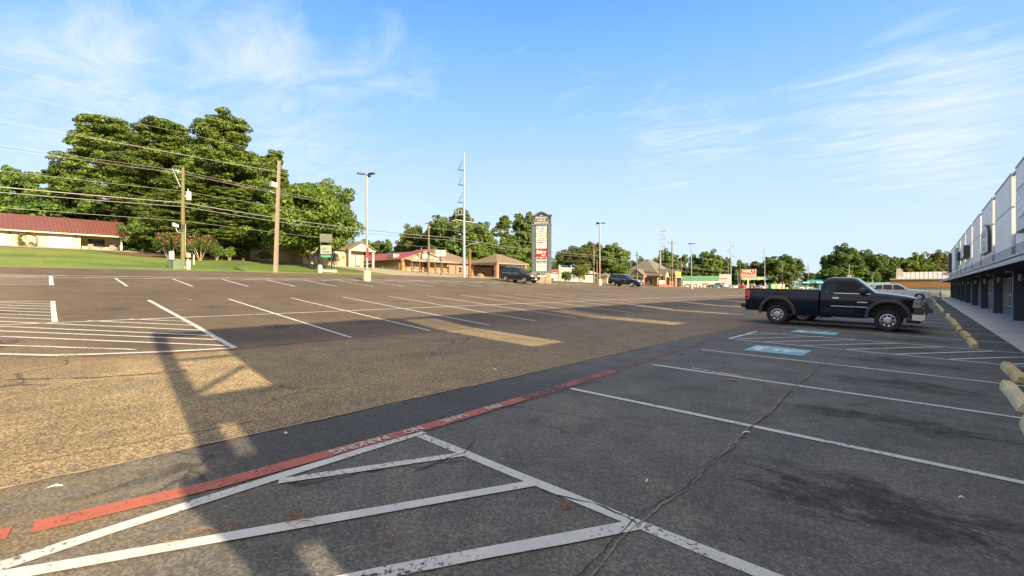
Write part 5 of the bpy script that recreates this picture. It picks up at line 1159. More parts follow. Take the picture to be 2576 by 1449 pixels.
def arch_trellis(yc):
    tr = MB(); pts = [(.3,yc-.95,0),(.3,yc-.95,1.6),(.3,yc-.7,1.95),(.3,yc,2.15),(.3,yc+.7,1.95),(.3,yc+.95,1.6),(.3,yc+.95,0)]; tr.tube(pts, .06, 6); pts2 = [(.55,p[1],p[2]) for p in pts]; tr.tube(pts2, .06, 6); tr.tube([(.4,yc-.9,.3),(.4,yc+.9,.3)], .05, 6)
    a = thing('arched_trellis', 'dark arched trellis with a vine against the cream house, between the white doors' if yc > 0 else 'dark arched trellis at the left edge of the cream house', 'trellis', (hx, 0, hz), 0); o = tr.build('frame', PAL['brownwood'], a); return a
TREL = [arch_trellis(4.9), arch_trellis(-2.9)]
win(t, -2.78, 0, 12.2, 14.4, .75, 2.05, PAL['brownwood'], PAL['glass'], 'x', (2, 2)); f = MB(); f.box(-2.79,-2.74,15.3,16.15,0,2.05); f.build('door', mat('porch_door', (.45,.46,.47), .5), t)
for k, (yy, lb) in enumerate(((12.3, 'left wicker chair on the porch of the cream house'), (15.2, 'right wicker chair on the porch of the cream house'))):
    c = thing('porch_chair', lb, 'chair', (hx-.8, yy, hz+.02), R(10 if k else -10)); mb = MB(); mb.box(-.35,.35,-.35,.35,.36,.46); mb.build('seat', PAL['palewood'], c); mb = MB(); mb.box(-.35,-.27,-.35,.35,.46,1.0); mb.build('backrest', PAL['palewood'], c)
    for sx in (-.3,.3):
        for sy in (-.3,.3): mb = MB(); mb.box(sx-.03,sx+.03,sy-.03,sy+.03,0,.36); mb.build('leg', PAL['palewood'], c)
c = thing('porch_table', 'low dark table between the chairs on the porch', 'table', (hx-.9, 13.7, hz+.02)); mb = MB(); mb.box(-.4,.4,-.5,.5,.45,.52); mb.build('tabletop', PAL['brownwood'], c); mb = MB(); mb.box(-.06,.06,-.06,.06,0,.45); mb.box(-.25,.25,-.25,.25,0,.04); mb.build('leg', PAL['brownwood'], c)
# ---- beige brick office under the tree
ox, oz = -79, 5.55
t = thing('office_building', 'beige brick office with a gabled white entry, partly behind the spreading shade tree', 'building', (ox, 0, oz))
mb = MB(); mb.box(-11, 0, 36.2, 47.6, -1.2, 2.75); mb.box(-14, -4.0, 29.2, 36.2, -1.2, 2.55); mb.build('wall', BEIGE, t)
mb = MB(); hip(mb, -11.6, .7, 35.6, 48.4, 2.75, 4.6); hip(mb, -14.5, -3.4, 28.6, 36.4, 2.55, 4.1); mb.build('roof', SHINGLE, t)
mb = MB(); mb.prism([(43.6,2.85),(46.5,4.35),(49.4,2.85),(49.4,3.0),(46.5,4.55),(43.6,3.0)], 'x', -6, 1.6); mb.build('roof', SHINGLE, t)
mb = MB(); mb.prism([(44.0,2.86),(49.0,2.86),(46.5,4.2)], 'x', 1.25, 1.4); mb.box(-.2,1.5,43.7,49.3,2.66,2.84); mb.build('trim', PAL['offwhite'], t)
mb = MB(); mb.box(.9,1.25,43.9,44.3,-.5,2.66); mb.box(.9,1.25,48.7,49.1,-.5,2.66); mb.build('porch_column', PAL['offwhite'], t)
mb = MB(); mb.box(0,.06,45.9,46.9,-.1,2.15); mb.box(.061,.075,46.0,46.8,.1,2.05,1); f = mb.build('door', [PAL['dark'], PAL['white']], t)
tb = mat('tan_board', (.32,.255,.17), .8)
for q in ((43.0,44.0),(47.1,47.5)): mb = MB(); mb.box(.0,.04,q[0],q[1],.3,2.0); mb.build('shutter', tb, t)
win(t, 0, 0, 38.6, 39.6, .1, 2.2, PAL['offwhite'], PAL['winglass'], 'x', (1, 2)); win(t, 0, 0, 40.6, 42.0, .7, 2.1, PAL['brownwood'], PAL['glass'], 'x', (2, 1)); win(t, 0, 0, 36.9, 38.0, .7, 2.0, PAL['brownwood'], PAL['glass'], 'x', (1, 1))
mb = MB(); mb.lathe([(0,0),(.32,0),(.32,.05),(0,.06)], (.0,43.5,1.5), 'x', 18); mb.build('wall_plaque', mat('rust_plaque', (.35,.13,.04), .6), t)
# ---- red metal roofed building with timber gable and plank porch
rx, rz_ = -75, 4.55; y0, y1, yr = 53.4, 64.6, 59.0
t = thing('restaurant', 'low building with bright red metal roof, timber gable front and plank porch', 'building', (rx, 0, rz_)); RED = ribmat('bright_red_metal_roof', (.27,.045,.02), .45, 0, .04, .5, .1, .08)
TAN = ribmat('tan_metal_siding', (.235,.165,.10), .3, 0, .03, .6, 0, .05); TIMB = mat('weathered_timber', (.30,.225,.15), .85, var=.5, scale=1.2, stretch=(.3,.3,7)); TIMB2 = mat('orange_timber', (.30,.145,.055), .85, var=.45, scale=1.2, stretch=(.3,.3,6))
mb = MB(); mb.box(-27, -.1, y0, y1, -1.2, 2.5); mb.build('wall', TAN, t)
mb = MB(); gable(mb, -27.5, .35, y0-.5, y1+.5, 2.35, 4.35, 'x', .13); mb.build('roof', RED, t)
mb = MB(); mb.prism([(y0,2.5),(y1,2.5),(yr,4.25)], 'x', -.1, .02); mb.build('gable', TIMB, t)
mb = MB(); mb.prism([(y0-.5,2.33),(yr,4.33),(y1+.5,2.33),(y1+.5,2.1),(yr,4.1),(y0-.5,2.1)], 'x', .3, .38); mb.build('trim', PAL['palewood'], t)
mb = MB(); mb.box(-.08,.05,y0+.02,y1-.02,-.4,2.2); mb.build('plank_front', TIMB2, t)
mb = MB(); mb.prism([(0,2.55),(2.6,2.0),(2.6,2.1),(0,2.67)], 'y', y0+.3, y1+1.2); mb.build('porch_roof', mat('grey_tin', (.30,.27,.24), .6, .2, .2, 2), t)
for k in range(7): mb = MB(); y = y0+.5+k*1.85; mb.box(2.3,2.45,y-.08,y+.08,-.8,2.05); mb.build('porch_post', PAL['brownwood'], t)
mb = MB()
for a, b in ((y0+.5,y0+6),(y0+7.9,y0+11.6)): mb.box(2.33,2.42,a,b,.35,.47); mb.box(2.33,2.42,a,b,-.1,.0)
mb.build('porch_rail', PAL['palewood'], t)
mb = MB(); mb.box(-.02,.08,y0+5.2,y0+6.4,-.2,1.95); mb.build('door', PAL['dark'], t)
for a in (y0+1.6, y0+8.0): win(t, .05, 0, a, a+2.6, .95, 1.75, PAL['white'], PAL['white'], 'x', (3, 1))
for k in range(6): mb = MB(); mb.box(.03,.1,y0+1.2+k*1.55,y0+1.9+k*1.55,-.25,.45); mb.build('barrel_front', PAL['offwhite'], t)
mb = MB(); mb.box(.03,.12,yr-.9,yr+.9,3.0,3.35); mb.box(.03,.12,yr-.4,yr+.4,3.4,3.6); mb.box(.03,.12,yr-4.1,yr-1.2,2.86,3.02); mb.box(.03,.12,yr+1.2,yr+4.0,2.86,3.02); mb.build('gable_board', PAL['white'], t)
for k in range(5): mb = MB(); y = yr-3.4+k*1.7; mb.tube([(.05,y,2.9),(.45,y,3.05),(.55,y,2.9)], .03, 5); mb.lathe([(.02,.1),(.16,-.05),(.15,-.06)], (.55,y,2.85), 'z', 10); mb.build('gooseneck_lamp', PAL['dark'], t)
mb = MB(); mb.prism([(y0-1.3,1.62),(y0,2.05),(y0,2.15),(y0-1.3,1.72)], 'x', -13.0, -10.2); mb.build('awning', PAL['palewood'], t); win(t, -11.8, -10.9, y0, 0, .4, 1.2, PAL['brownwood'], PAL['glass'], 'y', (1,1))
for xx in (-6.6, -1.0): mb = MB(); mb.box(xx-.1,xx+.1,y0-.09,y0-.005,-.8,2.3); mb.build('downspout', PAL['palewood'], t)
t = thing('air_conditioner', 'grey rooftop air-conditioning unit on the bright red roof', 'air conditioner', (rx-4.6, y0+1.2, rz_+2.62)); mb = MB(); mb.box(-1.0,1.0,-.7,.7,.25,1.05); mb.build('housing', PAL['steel'], t); mb = MB(); mb.box(-.9,-.8,-.6,.6,0,.25); mb.box(.8,.9,-.6,.6,0,.25); mb.build('leg', PAL['grey'], t)
mb = MB(); mb.box(1.0,1.02,-.6,.6,.32,.98); mb.box(-.85,-.05,-.72,-.70,.32,.98); mb.box(.05,.85,-.72,-.70,.32,.98); mb.build('grille', PAL['grey'], t)
# ---- brick clinic with shingled hip roof and drive-through porch
bx, bz = -84, 4.35
t = thing('brick_building', 'brick building with brown shingled hip roof and a square-pillared drive-through porch', 'building', (bx, 0, bz))
mb = MB(); mb.box(-22, 0, 68.5, 82, -1.0, 2.9); mb.build('wall', BRICK, t); mb = MB(); hip(mb, -23, 1, 66.5, 83, 2.9, 6.9); mb.build('roof', SHINGLE, t)
mb = MB(); hip(mb, -1.0, 9.5, 79.5, 91.5, 2.95, 5.5); hip(mb, -14, .6, 81, 93, 2.2, 4.5); mb.build('roof', SHINGLE, t)
mb = MB(); mb.box(-13, -.5, 82, 92, -1, 2.2); mb.build('wall', BRICK, t)
for xx in (.2, 8.6):
    for yy in (80.3, 90.7): mb = MB(); mb.box(xx-.4,xx+.4,yy-.4,yy+.4,-1.0,2.95); mb.build('porch_pillar', BRICK, t)
mb = MB(); mb.box(-.9,9.4,79.6,91.4,2.78,2.94); mb.build('trim', PAL['offwhite'], t)
for yy in (72, 76): win(t, 0, 0, yy, yy+1.2, .7, 2.1, PAL['offwhite'], PAL['glass'], 'x', (1,2))
for yy in (84.5, 88): win(t, -.5, 0, yy, yy+1.0, .5, 1.9, PAL['offwhite'], PAL['glass'], 'x', (1,2))
mb = MB(); mb.lathe([(0,0),(.3,.05),(.3,.5),(0,.6)], (-2.5,74,4.9), 'z', 10); mb.build('roof_vent', PAL['offwhite'], t)
x, y, d = onX(1207, -66); o = MB(); o.lathe([(.0,-.2),(.75,-.1),(.8,.35),(.45,.75),(0,.85)], (0,0,0), 'z', 9); r_ = o.build('boulder', mat('brown_boulder', (.2,.11,.07), .95, var=.3), None, 50, at_ground(x, y)); tag(r_, 'brown boulder beside the cut-off pole', 'boulder'); r_.scale = (1.2,.9,.9)
# ---- low grey-roofed house behind the flowering bush and small shed
x, y, d = onX(1450, -72); t = thing('house', 'low pale house with a grey roof behind the red-tipped bush', 'house', at_ground(x, y)); mb = MB(); mb.box(-8,0,-11,9,-.5,2.7); mb.build('wall', PAL['offwhite'], t); mb = MB(); gable(mb, -9, 1, -12, 10, 2.65, 4.3, 'y'); mb.build('roof', mat('pale_grey_roof', (.30,.28,.26), .8), t); win(t, 0, 0, -4, -2.5, .8, 2.0, PAL['white'], PAL['glass'], 'x'); win(t, 0, 0, 3, 4.5, .8, 2.0, PAL['white'], PAL['glass'], 'x')
x, y, d = onX(1521, -70); t = thing('shed', 'small tan shed with a brown hip roof right of the middle light pole', 'shed', at_ground(x, y)); mb = MB(); mb.box(-1.8,1.8,-1.8,1.8,-.3,2.1); mb.build('wall', mat('tan_wall', (.45,.34,.22), .8), t); mb = MB(); hip(mb, -2.3,2.3,-2.3,2.3,2.1,3.4); mb.build('roof', SHINGLE, t)
# ---- brick bank with steep hip roof and gabled porches
t = thing('bank', 'brown brick bank with a tall steep hip roof and gabled porches', 'building', (-69, 149, 2.0)); CRM = mat('bank_trim', (.36,.28,.19), .7); DBR = brickmat('bank_brick', (.19,.09,.055), (.24,.12,.075), (.25,.2,.15), .24, .085)
mb = MB(); mb.box(-7,6,-8,8,-.6,3.1); mb.box(-14,-7,-6,8,-.6,2.9); mb.build('wall', DBR, t); mb = MB(); hip(mb, -8,7.2,-9,9.2,3.1,9.0); hip(mb, -16,-6,-7,9,2.9,6.0); mb.build('roof', GSHINGLE, t)
def porch(xc, yc, w, dpt, face):
    mb = MB(); mt = MB(); mc = []
    if face == 'y':
        mb.prism([(xc-w/2-.5,3.0),(xc,5.2),(xc+w/2+.5,3.0),(xc+w/2+.5,3.2),(xc,5.45),(xc-w/2-.5,3.2)], 'y', yc-dpt, yc+3); mt.prism([(xc-w/2,3.02),(xc+w/2,3.02),(xc,5.05)], 'y', yc-dpt+.3, yc-dpt+.4); mt.box(xc-w/2-.3,xc+w/2+.3,yc-dpt+.1,yc,2.75,3.0); cs = [(xc-w/2, yc-dpt+.5), (xc+w/2, yc-dpt+.5)]
    else:
        mb.prism([(yc-w/2-.5,3.0),(yc,5.2),(yc+w/2+.5,3.0),(yc+w/2+.5,3.2),(yc,5.45),(yc-w/2-.5,3.2)], 'x', xc-3, xc+dpt); mt.prism([(yc-w/2,3.02),(yc+w/2,3.02),(yc,5.05)], 'x', xc+dpt-.4, xc+dpt-.3); mt.box(xc,xc+dpt-.1,yc-w/2-.3,yc+w/2+.3,2.75,3.0); cs = [(xc+dpt-.5, yc-w/2), (xc+dpt-.5, yc+w/2)]
    mb.build('porch_roof', GSHINGLE, t); mt.build('porch_gable', CRM, t)
    for a, b in cs: m_ = MB(); m_.box(a-.35,a+.35,b-.35,b+.35,-.5,2.3); m_.box(a-.42,a+.42,b-.42,b+.42,2.3,2.75); m_.build('porch_column', DBR, t)
porch(0.5, -8, 4.2, 3.2, 'y'); porch(-5.5, -8, 2.8, 1.6, 'y'); porch(6, 2.5, 5.0, 3.0, 'x'); porch(6, -4.5, 3.2, 2.2, 'x')
for yy in (-7, -1, 5.5): win(t, 6, 0, yy, yy+1.2, .3, 2.4, CRM, PAL['glass'], 'x', (1,2))
for xx in (-4, 3.5): win(t, xx, xx+1.1, -8, 0, .3, 2.4, CRM, PAL['glass'], 'y', (1,1))
mb = MB(); mb.box(9.0,9.12,-1.0,3.4,3.5,4.6); mb.build('bank_board', PAL['yellow'], t)
# ---- filling station: white block with a green band, and its green canopy
x, y, d = onD(1768, 232); t = thing('station_shop', 'long white station wall with a green roof band', 'building', at_ground(x, y), th); GRB = mat('station_green', (.015,.12,.055), .5); mb = MB(); mb.box(-10,9.5,0,9,-.5,3.3); mb.build('wall', PAL['offwhite'], t); mb = MB(); mb.box(-10.3,9.8,-.3,9.3,3.3,5.3); mb.build('roof_band', GRB, t); mb = MB(); mb.box(-10.4,9.9,-.4,9.4,5.3,5.6); mb.build('coping', mat('station_green_light', (.05,.20,.10), .5), t)
x, y, d = onD(1896, 250); t = thing('fuel_canopy', 'pale green flat canopy on slim white posts behind the red store sign', 'canopy', at_ground(x, y), th); mb = MB(); mb.box(-8.6,8.8,-4,4,4.6,6.0); mb.build('canopy_deck', mat('canopy_green', (.07,.24,.14), .5), t)
for xx in (-6,0,6): mb = MB(); mb.box(xx-.2,xx+.2,-.2,.2,-.2,4.6); mb.build('post', PAL['offwhite'], t)
for xx in (-6,0,6): mb = MB(); mb.box(xx-.5,xx+.5,-.9,-.3,-.2,1.9); mb.build('fuel_pump', PAL['offwhite'], t)
x, y, d = onD(1940, 280); t = thing('house', 'tan house with a brown roof behind the green canopy', 'house', at_ground(x, y), th+R(30)); mb = MB(); mb.box(-10,10,-4,4,-.5,3.0); mb.build('wall', mat('tan_house_wall', (.42,.32,.22), .8), t); mb = MB(); gable(mb, -10.6,10.6,-4.8,4.8,3.0,5.4,'x'); mb.build('roof', SHINGLE, t)
# green and yellow portable hut
x, y, d = onD(1946, 165); t = thing('portable_hut', 'small green and yellow hut on the grass behind the pickup bed', 'hut', at_ground(x, y), th); g = ZG(x, y); s = d/1175
mb = MB(); mb.box(-1.5,1.5,-.9,.9,0,1.75); mb.build('wall', PAL['green'], t); mb = MB(); mb.box(-.9,-.3,-.93,-.905,.1,1.6); mb.build('door', PAL['yellow'], t); mb = MB(); mb.box(.9,1.45,-.93,-.905,.1,1.65); mb.build('panel', PAL['offwhite'], t); mb = MB(); mb.box(-1.6,1.6,-1,1,1.75,1.85); mb.build('roof', PAL['offwhite'], t)
# teal ice kiosk
x, y, d = onD(2043, 100); t = thing('vending_kiosk', 'teal and white drive-up vending kiosk with a lettered canopy sign', 'kiosk', at_ground(x, y), th-R(28)); s = d/1175; zt = zat(705.5, d)-ZG(x, y); zb = zat(713, d)-ZG(x, y)
mb = MB(); mb.box(-1.9,1.9,-1.0,1.0,zb,zt-.28); mb.build('canopy', mat('kiosk_blue', (.12,.42,.62), .4), t); mb = MB(); mb.box(-1.0,1.7,-.9,.9,zt-.28,zt+.1); mb.build('canopy_top', PAL['teal'], t); mb = MB(); mb.box(-1.85,1.85,-1.03,-1.005,zb+.05,zt-.33); mb.build('sign_face', mat('kiosk_face', (.40,.60,.75), .4), t); text('lettering', "TE'LAB", .42, DK, t, (0,-1.04,(zb+zt-.28)/2), FR, .006, .012)
for sx in (-1.2, 1.3): mb = MB(); mb.box(sx-.16,sx+.16,-.5,.5,-.1,zb); mb.build('post', PAL['teal'], t)
mb = MB(); mb.box(-.55,.55,-.35,.4,-.1,1.05); mb.box(-.4,.4,-.38,-.36,.5,.95,1); mb.build('machine', [PAL['grey'], PAL['teal']], t)
# ---- building beyond the shops: white base, timber band, pale metal roof
t = thing('timber_building', 'long building with white base, orange timber band and pale metal roof beyond the shops', 'building', (0, 165, -.1)); x0, x1 = -6.6, 34
mb = MB(); mb.box(x0+.3,x1,.3,20,-.3,1.55); mb.build('wall', PAL['white'], t); mb = MB(); mb.box(x0,x1,0,20.2,1.55,3.75); mb.build('timber_band', mat('orange_timber_band', (.27,.14,.05), .7, var=.3, scale=1, stretch=(.25,1,9)), t)
mb = MB(); mb.box(x0-.2,x1,-.25,20.3,3.75,4.0); mb.build('coping', PAL['white'], t); mb = MB(); mb.prism([(0.1,4.0),(6.5,5.9),(20,5.9),(20,4.0)], 'x', x0+1.2, x1); mb.build('roof', ribmat('pale_metal_roof', (.42,.40,.37), .9, 0, .05, .5, .1), t)
mb = MB(); mb.prism([(x0+1.0,4.0),(x0+3.1,4.0),(x0+2.7,5.6),(x0+1.9,6.9),(x0+1.2,6.9)], 'y', 2.0, 4.5); mb.build('chimney', mat('cream_block', (.55,.47,.36), .8), t); mb = MB(); mb.box(4.0,8.6,3.0,3.3,5.0,5.6); mb.build('roof_sign', PAL['palewood'], t)
mb = MB(); mb.box(8.6,9.4,.22,.298,-.1,1.35); mb.build('door', PAL['dark'], t)
x, y, d = onD(2205, 178); t = thing('shop', 'low shop with a teal-green roof behind the pickup cab', 'shop', at_ground(x, y), 0); mb = MB(); mb.box(-9,6,0,8,-.3,2.4); mb.build('wall', mat('cream_shop_wall', (.5,.43,.33), .8), t); mb = MB(); mb.prism([(-1.5,2.2),(0,3.3),(8,3.3),(8,2.2)], 'x', -5.2, 6.4); mb.build('roof', mat('teal_roof', (.13,.27,.22), .5), t); win(t, -3, 0, 0, 0, .4, 1.8, PAL['white'], PAL['glass'], 'y'); win(t, 1, 4, 0, 0, .4, 1.8, PAL['white'], PAL['glass'], 'y')
# ---- flags, boxes, small things
def flag(label, px, D, top_y, fl_y, m2=None):
    x, y, d = onD(px, D); t = thing('flagpole', label, 'flagpole', at_ground(x, y), th); h = zat(top_y, d)-ZG(x, y); mb = MB(); mb.tube([(0,0,-.1),(0,0,h)], [.08,.05], 8); mb.lathe([(0,0),(.1,.08),(0,.18)], (0,0,h), 'z', 8); mb.build('pole', PAL['steel'], t)
    L_ = 2.2; z1 = zat(fl_y, d)-ZG(x, y); fm = mat('flag_stripes', (.45,.03,.04), .8); nt = fm.node_tree; N = nt.nodes; L = nt.links; tc = N.new('ShaderNodeTexCoord'); sp = N.new('ShaderNodeSeparateXYZ'); L.new(tc.outputs['Object'], sp.inputs[0]); mt = N.new('ShaderNodeMath'); mt.operation = 'PINGPONG'; L.new(sp.outputs[2], mt.inputs[0]); mt.inputs[1].default_value = .13; gt = N.new('ShaderNodeMath'); gt.operation = 'GREATER_THAN'; L.new(mt.outputs[0], gt.inputs[0]); gt.inputs[1].default_value = .065
    mx = N.new('ShaderNodeMix'); mx.data_type = 'RGBA'; L.new(gt.outputs[0], mx.inputs[0]); mx.inputs[6].default_value = (.55,.53,.52,1); mx.inputs[7].default_value = (.42,.03,.04,1); L.new(mx.outputs[2], N['Principled BSDF'].inputs['Base Color'])
    v = []; f = []; n = 10
    for i in range(n+1):
        u = i/n
        for j in range(5): w = j/4; v.append((.08+u*.55+.06*math.sin(u*7), .18*math.sin(u*9+w), z1-w*1.3-u*1.5))
    for i in range(n):
        for j in range(4): f.append((i*5+j, i*5+j+1, i*5+j+6, i*5+j+5))
    me = bpy.data.meshes.new('flag'); me.from_pydata(v, [], f); me.materials.append(fm); me.materials.append(mat('flag_blue', (.03,.05,.16), .8)); 
    me.polygons.foreach_set('material_index', [1 if (q % 4) < 2 and q//4 < 4 else 0 for q in range(len(f))]); link('flag', me, t)
flag('flagpole with a limp striped flag right of the brick bank', 1713, 175, 652, 656); flag('flagpole with a striped flag before the teal-roofed shop', 2193, 165, 691, 696)
x, y, d = onX(444, -59.5); t = thing('utility_cabinet', 'squat green utility cabinet on the lawn left of the treated pole', 'utility cabinet', at_ground(x, y), .2); mb = MB(); mb.box(-.5,.5,-.55,.55,-.1,.85); mb.box(-.52,.52,-.57,.57,.85,.95); mb.build('housing', mat('cabinet_green', (.10,.13,.085), .6), t)
def pedestal(label, px, X, h, m, w=.14, top=None):
    x, y, d = onX(px, X); t = thing('utility_pedestal', label, 'pedestal', at_ground(x, y)); mb = MB(); mb.box(-w,w,-w,w,-.1,h); mb.lathe([(w*1.0,h),(w*.7,h+.06),(0,h+.07)], (0,0,0), 'z', 8); mb.build('housing', m, t)
    if top: mb = MB(); mb.box(-w*1.2,w*1.2,-w*1.2,w*1.2,h+.3,h+.75); mb.tube([(0,0,h),(0,0,h+.3)], .03, 5); mb.build('meter_box', top, t)
pedestal('white-topped pedestal left of the green utility cabinet', 431, -59.8, 1.75, PAL['white'], .2); pedestal('white pedestal with a pink box right of the treated pole', 473, -59, .95, PAL['white'], .16, mat('pink_box', (.5,.25,.2), .6)); pedestal('white marker pedestal on the grass before the two-panel sign', 804, -58.5, .95, PAL['white'], .22)
x, y, d = onX(487, -66); pedestal('thin white marker post before the pink bushes', 487, -66, 1.2, PAL['white'], .06)
x, y, d = onX(635, -88); t = thing('dumpster', 'dark green waste bin under the pines', 'bin', at_ground(x, y), .3); mb = MB(); mb.prism([(-1,0),(1,0),(1.15,1.1),(-1.15,1.25)], 'y', -.8, .8); mb.build('body', mat('bin_green', (.015,.06,.045), .5), t); mb = MB(); mb.box(-1.2,1.2,-.85,.85,1.26,1.33); mb.build('lid', PAL['dark'], t)
# roadside signs and barrels by the bank drive
x, y, d = onD(1666, 138); t = thing('roadside_banner', 'leaning orange and white banner frame by the brick bank', 'banner', at_ground(x, y), th); mb = MB(); mb.prism([(-.9,0),(-.7,0),(-.95,2.0),(-1.1,2.0)], 'y', -.05, .05); mb.prism([(.9,0),(.7,0),(.55,2.0),(.7,2.0)], 'y', -.05, .05); mb.build('frame', PAL['orange'], t); mb = MB(); mb.box(-.9,.6,-.06,-.02,.9,1.95); mb.build('panel', PAL['white'], t)
x, y, d = onD(1660, 140); t = thing('planter', 'long red planter box at the foot of the bank pole', 'planter', at_ground(x, y), th); mb = MB(); mb.box(-1.6,3.6,-.4,.4,-.1,.6); mb.build('box', mat('planter_red', (.35,.06,.05), .7), t)
x, y, d = onD(1774, 150); t = thing('driveway_sign', 'low dark sign on two stub posts on the far verge', 'sign', at_ground(x, y), th); mb = MB(); mb.box(-1.0,1.0,-.15,.15,1.0,1.6); mb.build('panel', PAL['brownwood'], t)
for s in (-.8,.8): mb = MB(); mb.box(s-.15,s+.15,-.15,.15,-.1,1.0); mb.build('post', PAL['brownwood'], t)
rr = random.Random(3)
for k, (px, lb) in enumerate(((1752,'orange barrel before the station wall'), (1876,'orange barrel left of the store sign post'), (1890,'orange barrel right of the store sign post'), (1911,'orange barrel by the white cars'), (1966,'orange barrel by the pale wooden pole'))):
    x, y, d = onD(px, 180+k*4); o = MB(); o.lathe([(0,0),(.35,0),(.3,.35),(.3,.7),(.24,1.1),(0,1.12)], (0,0,0), 'z', 12); b_ = o.build('traffic_barrel', PAL['orange'], None, 40, at_ground(x, y)); tag(b_, lb, 'barrel', 'orange road barrels')
for px, py, D, lb in ((1872, 701, 215, 'traffic signal hanging left behind the store sign'), (1886, 701, 215, 'traffic signal hanging under the store sign'), (1907, 701, 215, 'traffic signal hanging right of the store sign')):
    x, y, d = onD(px, D); t = thing('traffic_signal', lb, 'traffic signal', (x, y, zat(py, d)), th, 'traffic signals'); mb = MB(); mb.box(-.25,.25,-.2,.2,-.75,.75); mb.build('housing', PAL['yellow'], t); mb = MB()
    for z in (-.45,0,.45): mb.lathe([(0,0),(.16,0),(.16,-.03),(0,-.03)], (0,-.2,z), 'y', 10)
    mb.build('lens', PAL['dark'], t)
    mb = MB(); mb.tube([(0,0,.75),(0,0,1.5)], .04, 5); mb.build('hanger', PAL['wire'], t)
x0, y0, d0 = onD(1855, 212); x1, y1, d1 = onD(1985, 220); o = MB(); o.tube([(x0, y0, zat(693, d0)), ((x0+x1)/2, (y0+y1)/2, zat(696.5, (d0+d1)/2)), (x1, y1, zat(692, d1))], .05, 5); tag(o.build('signal_span_wire', PAL['wire']), 'span wire carrying the traffic signals behind the store sign', 'cable')
# litter on the tarmac
PAPER = mat('paper_scrap', (.62,.62,.62), .7, var=.05); STRAW = mat('brown_leaf', (.34,.12,.03), .8, var=.2)
def scrap(label, px, py, s, m, rz=0, ratio=.4, name='paper_scrap', cat='litter'):
    x, y = G(px, py); v = [(-s,-s*ratio,.002),(0,-s*ratio*1.3,.012),(s,-s*ratio*.6,.004),(s*.9,s*ratio,.01),(.1*s,s*ratio*.8,.022),(-s*.8,s*ratio,.006)]; mb = MB(); mb.poly([v[0],v[1],v[4],v[5]]); mb.poly([v[1],v[2],v[3],v[4]]); o = mb.build(name, m, None, None, (x, y, ZG(x, y)+.041)); o.rotation_euler = (0,0,R(rz)); tag(o, label, cat)
scrap('white paper scrap lying near the lettered red line', 717, 1101, .025, PAPER, 20); scrap('white strip lying on the sunlit ground at left', 138, 1239, .05, PAPER, 60, .12); scrap('white paper strip by the long crack', 1876, 1098, .05, PAPER, 45, .12); scrap('white curl of paper in the nearest stall', 1627, 1223, .03, PAPER, 100, .18); scrap('small white scrap on the shaded lane', 1243, 935, .05, PAPER, 10, .3)
scrap('white scrap lying in the stall at right', 2416, 1266, .016, PAPER, 0, .5); scrap('pale scrap on the far lot', 478, 748+9, .1, PAPER, 0, .3)
scrap('brown leaf lying by the second stall line', 1842, 962, .07, STRAW, 30, .5, 'fallen_leaf', 'leaf'); scrap('small tan leaf by the end of the stall line', 1588, 919, .06, STRAW, 10, .4, 'fallen_leaf', 'leaf')
def straw(label, px, py, n, s, seed):
    rr = random.Random(seed); x, y = G(px, py); mb = MB()
    for k in range(n):
        a = rr.uniform(0, 6.28); cx, cy = rr.gauss(0, s*.4), rr.gauss(0, s*.3); b = a+rr.gauss(0,.4); P = [(cx,cy,.004),(cx+math.cos(a)*s*.5,cy+math.sin(a)*s*.5,.012),(cx+math.cos(a)*s*.5+math.cos(b)*s*.5,cy+math.sin(a)*s*.5+math.sin(b)*s*.5,.005)]; mb.tube(P, .0016, 4)
    tag(mb.build('pine_straw', STRAW, None, None, (x, y, ZG(x, y)+.040)), label, 'pine straw')
straw('loose pine needles lying above the long white hatch line', 735, 1315, 9, .14, 1); straw('single tuft of pine needles in the right-hand hatched bay', 1422, 1288, 22, .035, 2); straw('pine needles on the sunlit tarmac at lower left', 480, 1365, 6, .14, 3); straw('pine needles between the lower hatch lines', 950, 1380, 4, .12, 4); straw('pine needles beside the junction of the hatch lines', 820, 1200, 4, .1, 5)
# ================================================================ TREES
def leaf_mesh(name, C, Rr, per, size, seed, m, jit=.55, up=.25, asp=.5, shell=.72, m2=None, frac2=0):
    rs = np.random.RandomState(seed); C = np.asarray(C, float); Rr = np.asarray(Rr, float)
    n = np.maximum(8, (per*np.power(Rr.prod(1), 2/3)/np.mean(np.power(Rr.prod(1), 2/3))).astype(int)); idx = np.repeat(np.arange(len(C)), n); N = len(idx)
    d = rs.normal(size=(N,3)); d[:,2] += up; d /= np.linalg.norm(d, axis=1, keepdims=True)
    rad = shell+(1.08-shell)*rs.rand(N,1); P = C[idx]+d*rad*Rr[idx]
    nrm = d/Rr[idx]; nrm /= np.linalg.norm(nrm, axis=1, keepdims=True); nrm = nrm+rs.normal(size=(N,3))*jit; nrm /= np.linalg.norm(nrm, axis=1, keepdims=True)
    a = np.cross(nrm, rs.normal(size=(N,3))); a /= np.linalg.norm(a, axis=1, keepdims=True); b = np.cross(nrm, a)
    s = size*(.6+.8*rs.rand(N,1)); V = np.stack([P-a*s*.5, P+b*s*asp*.5, P+a*s*.5, P-b*s*asp*.5], 1).reshape(-1,3)
    me = bpy.data.meshes.new(name); me.vertices.add(len(V)); me.vertices.foreach_set('co', V.ravel()); me.loops.add(4*N); me.loops.foreach_set('vertex_index', np.arange(4*N)); me.polygons.add(N); me.polygons.foreach_set('loop_start', np.arange(0,4*N,4)); me.polygons.foreach_set('loop_total', np.full(N,4))
    me.materials.append(m)
    if m2: me.materials.append(m2); top = (d[:,2] > .25); mi = ((rs.rand(N) < frac2) & top).astype(int); me.polygons.foreach_set('material_index', mi)
    me.update(calc_edges=True); me.validate(); return me
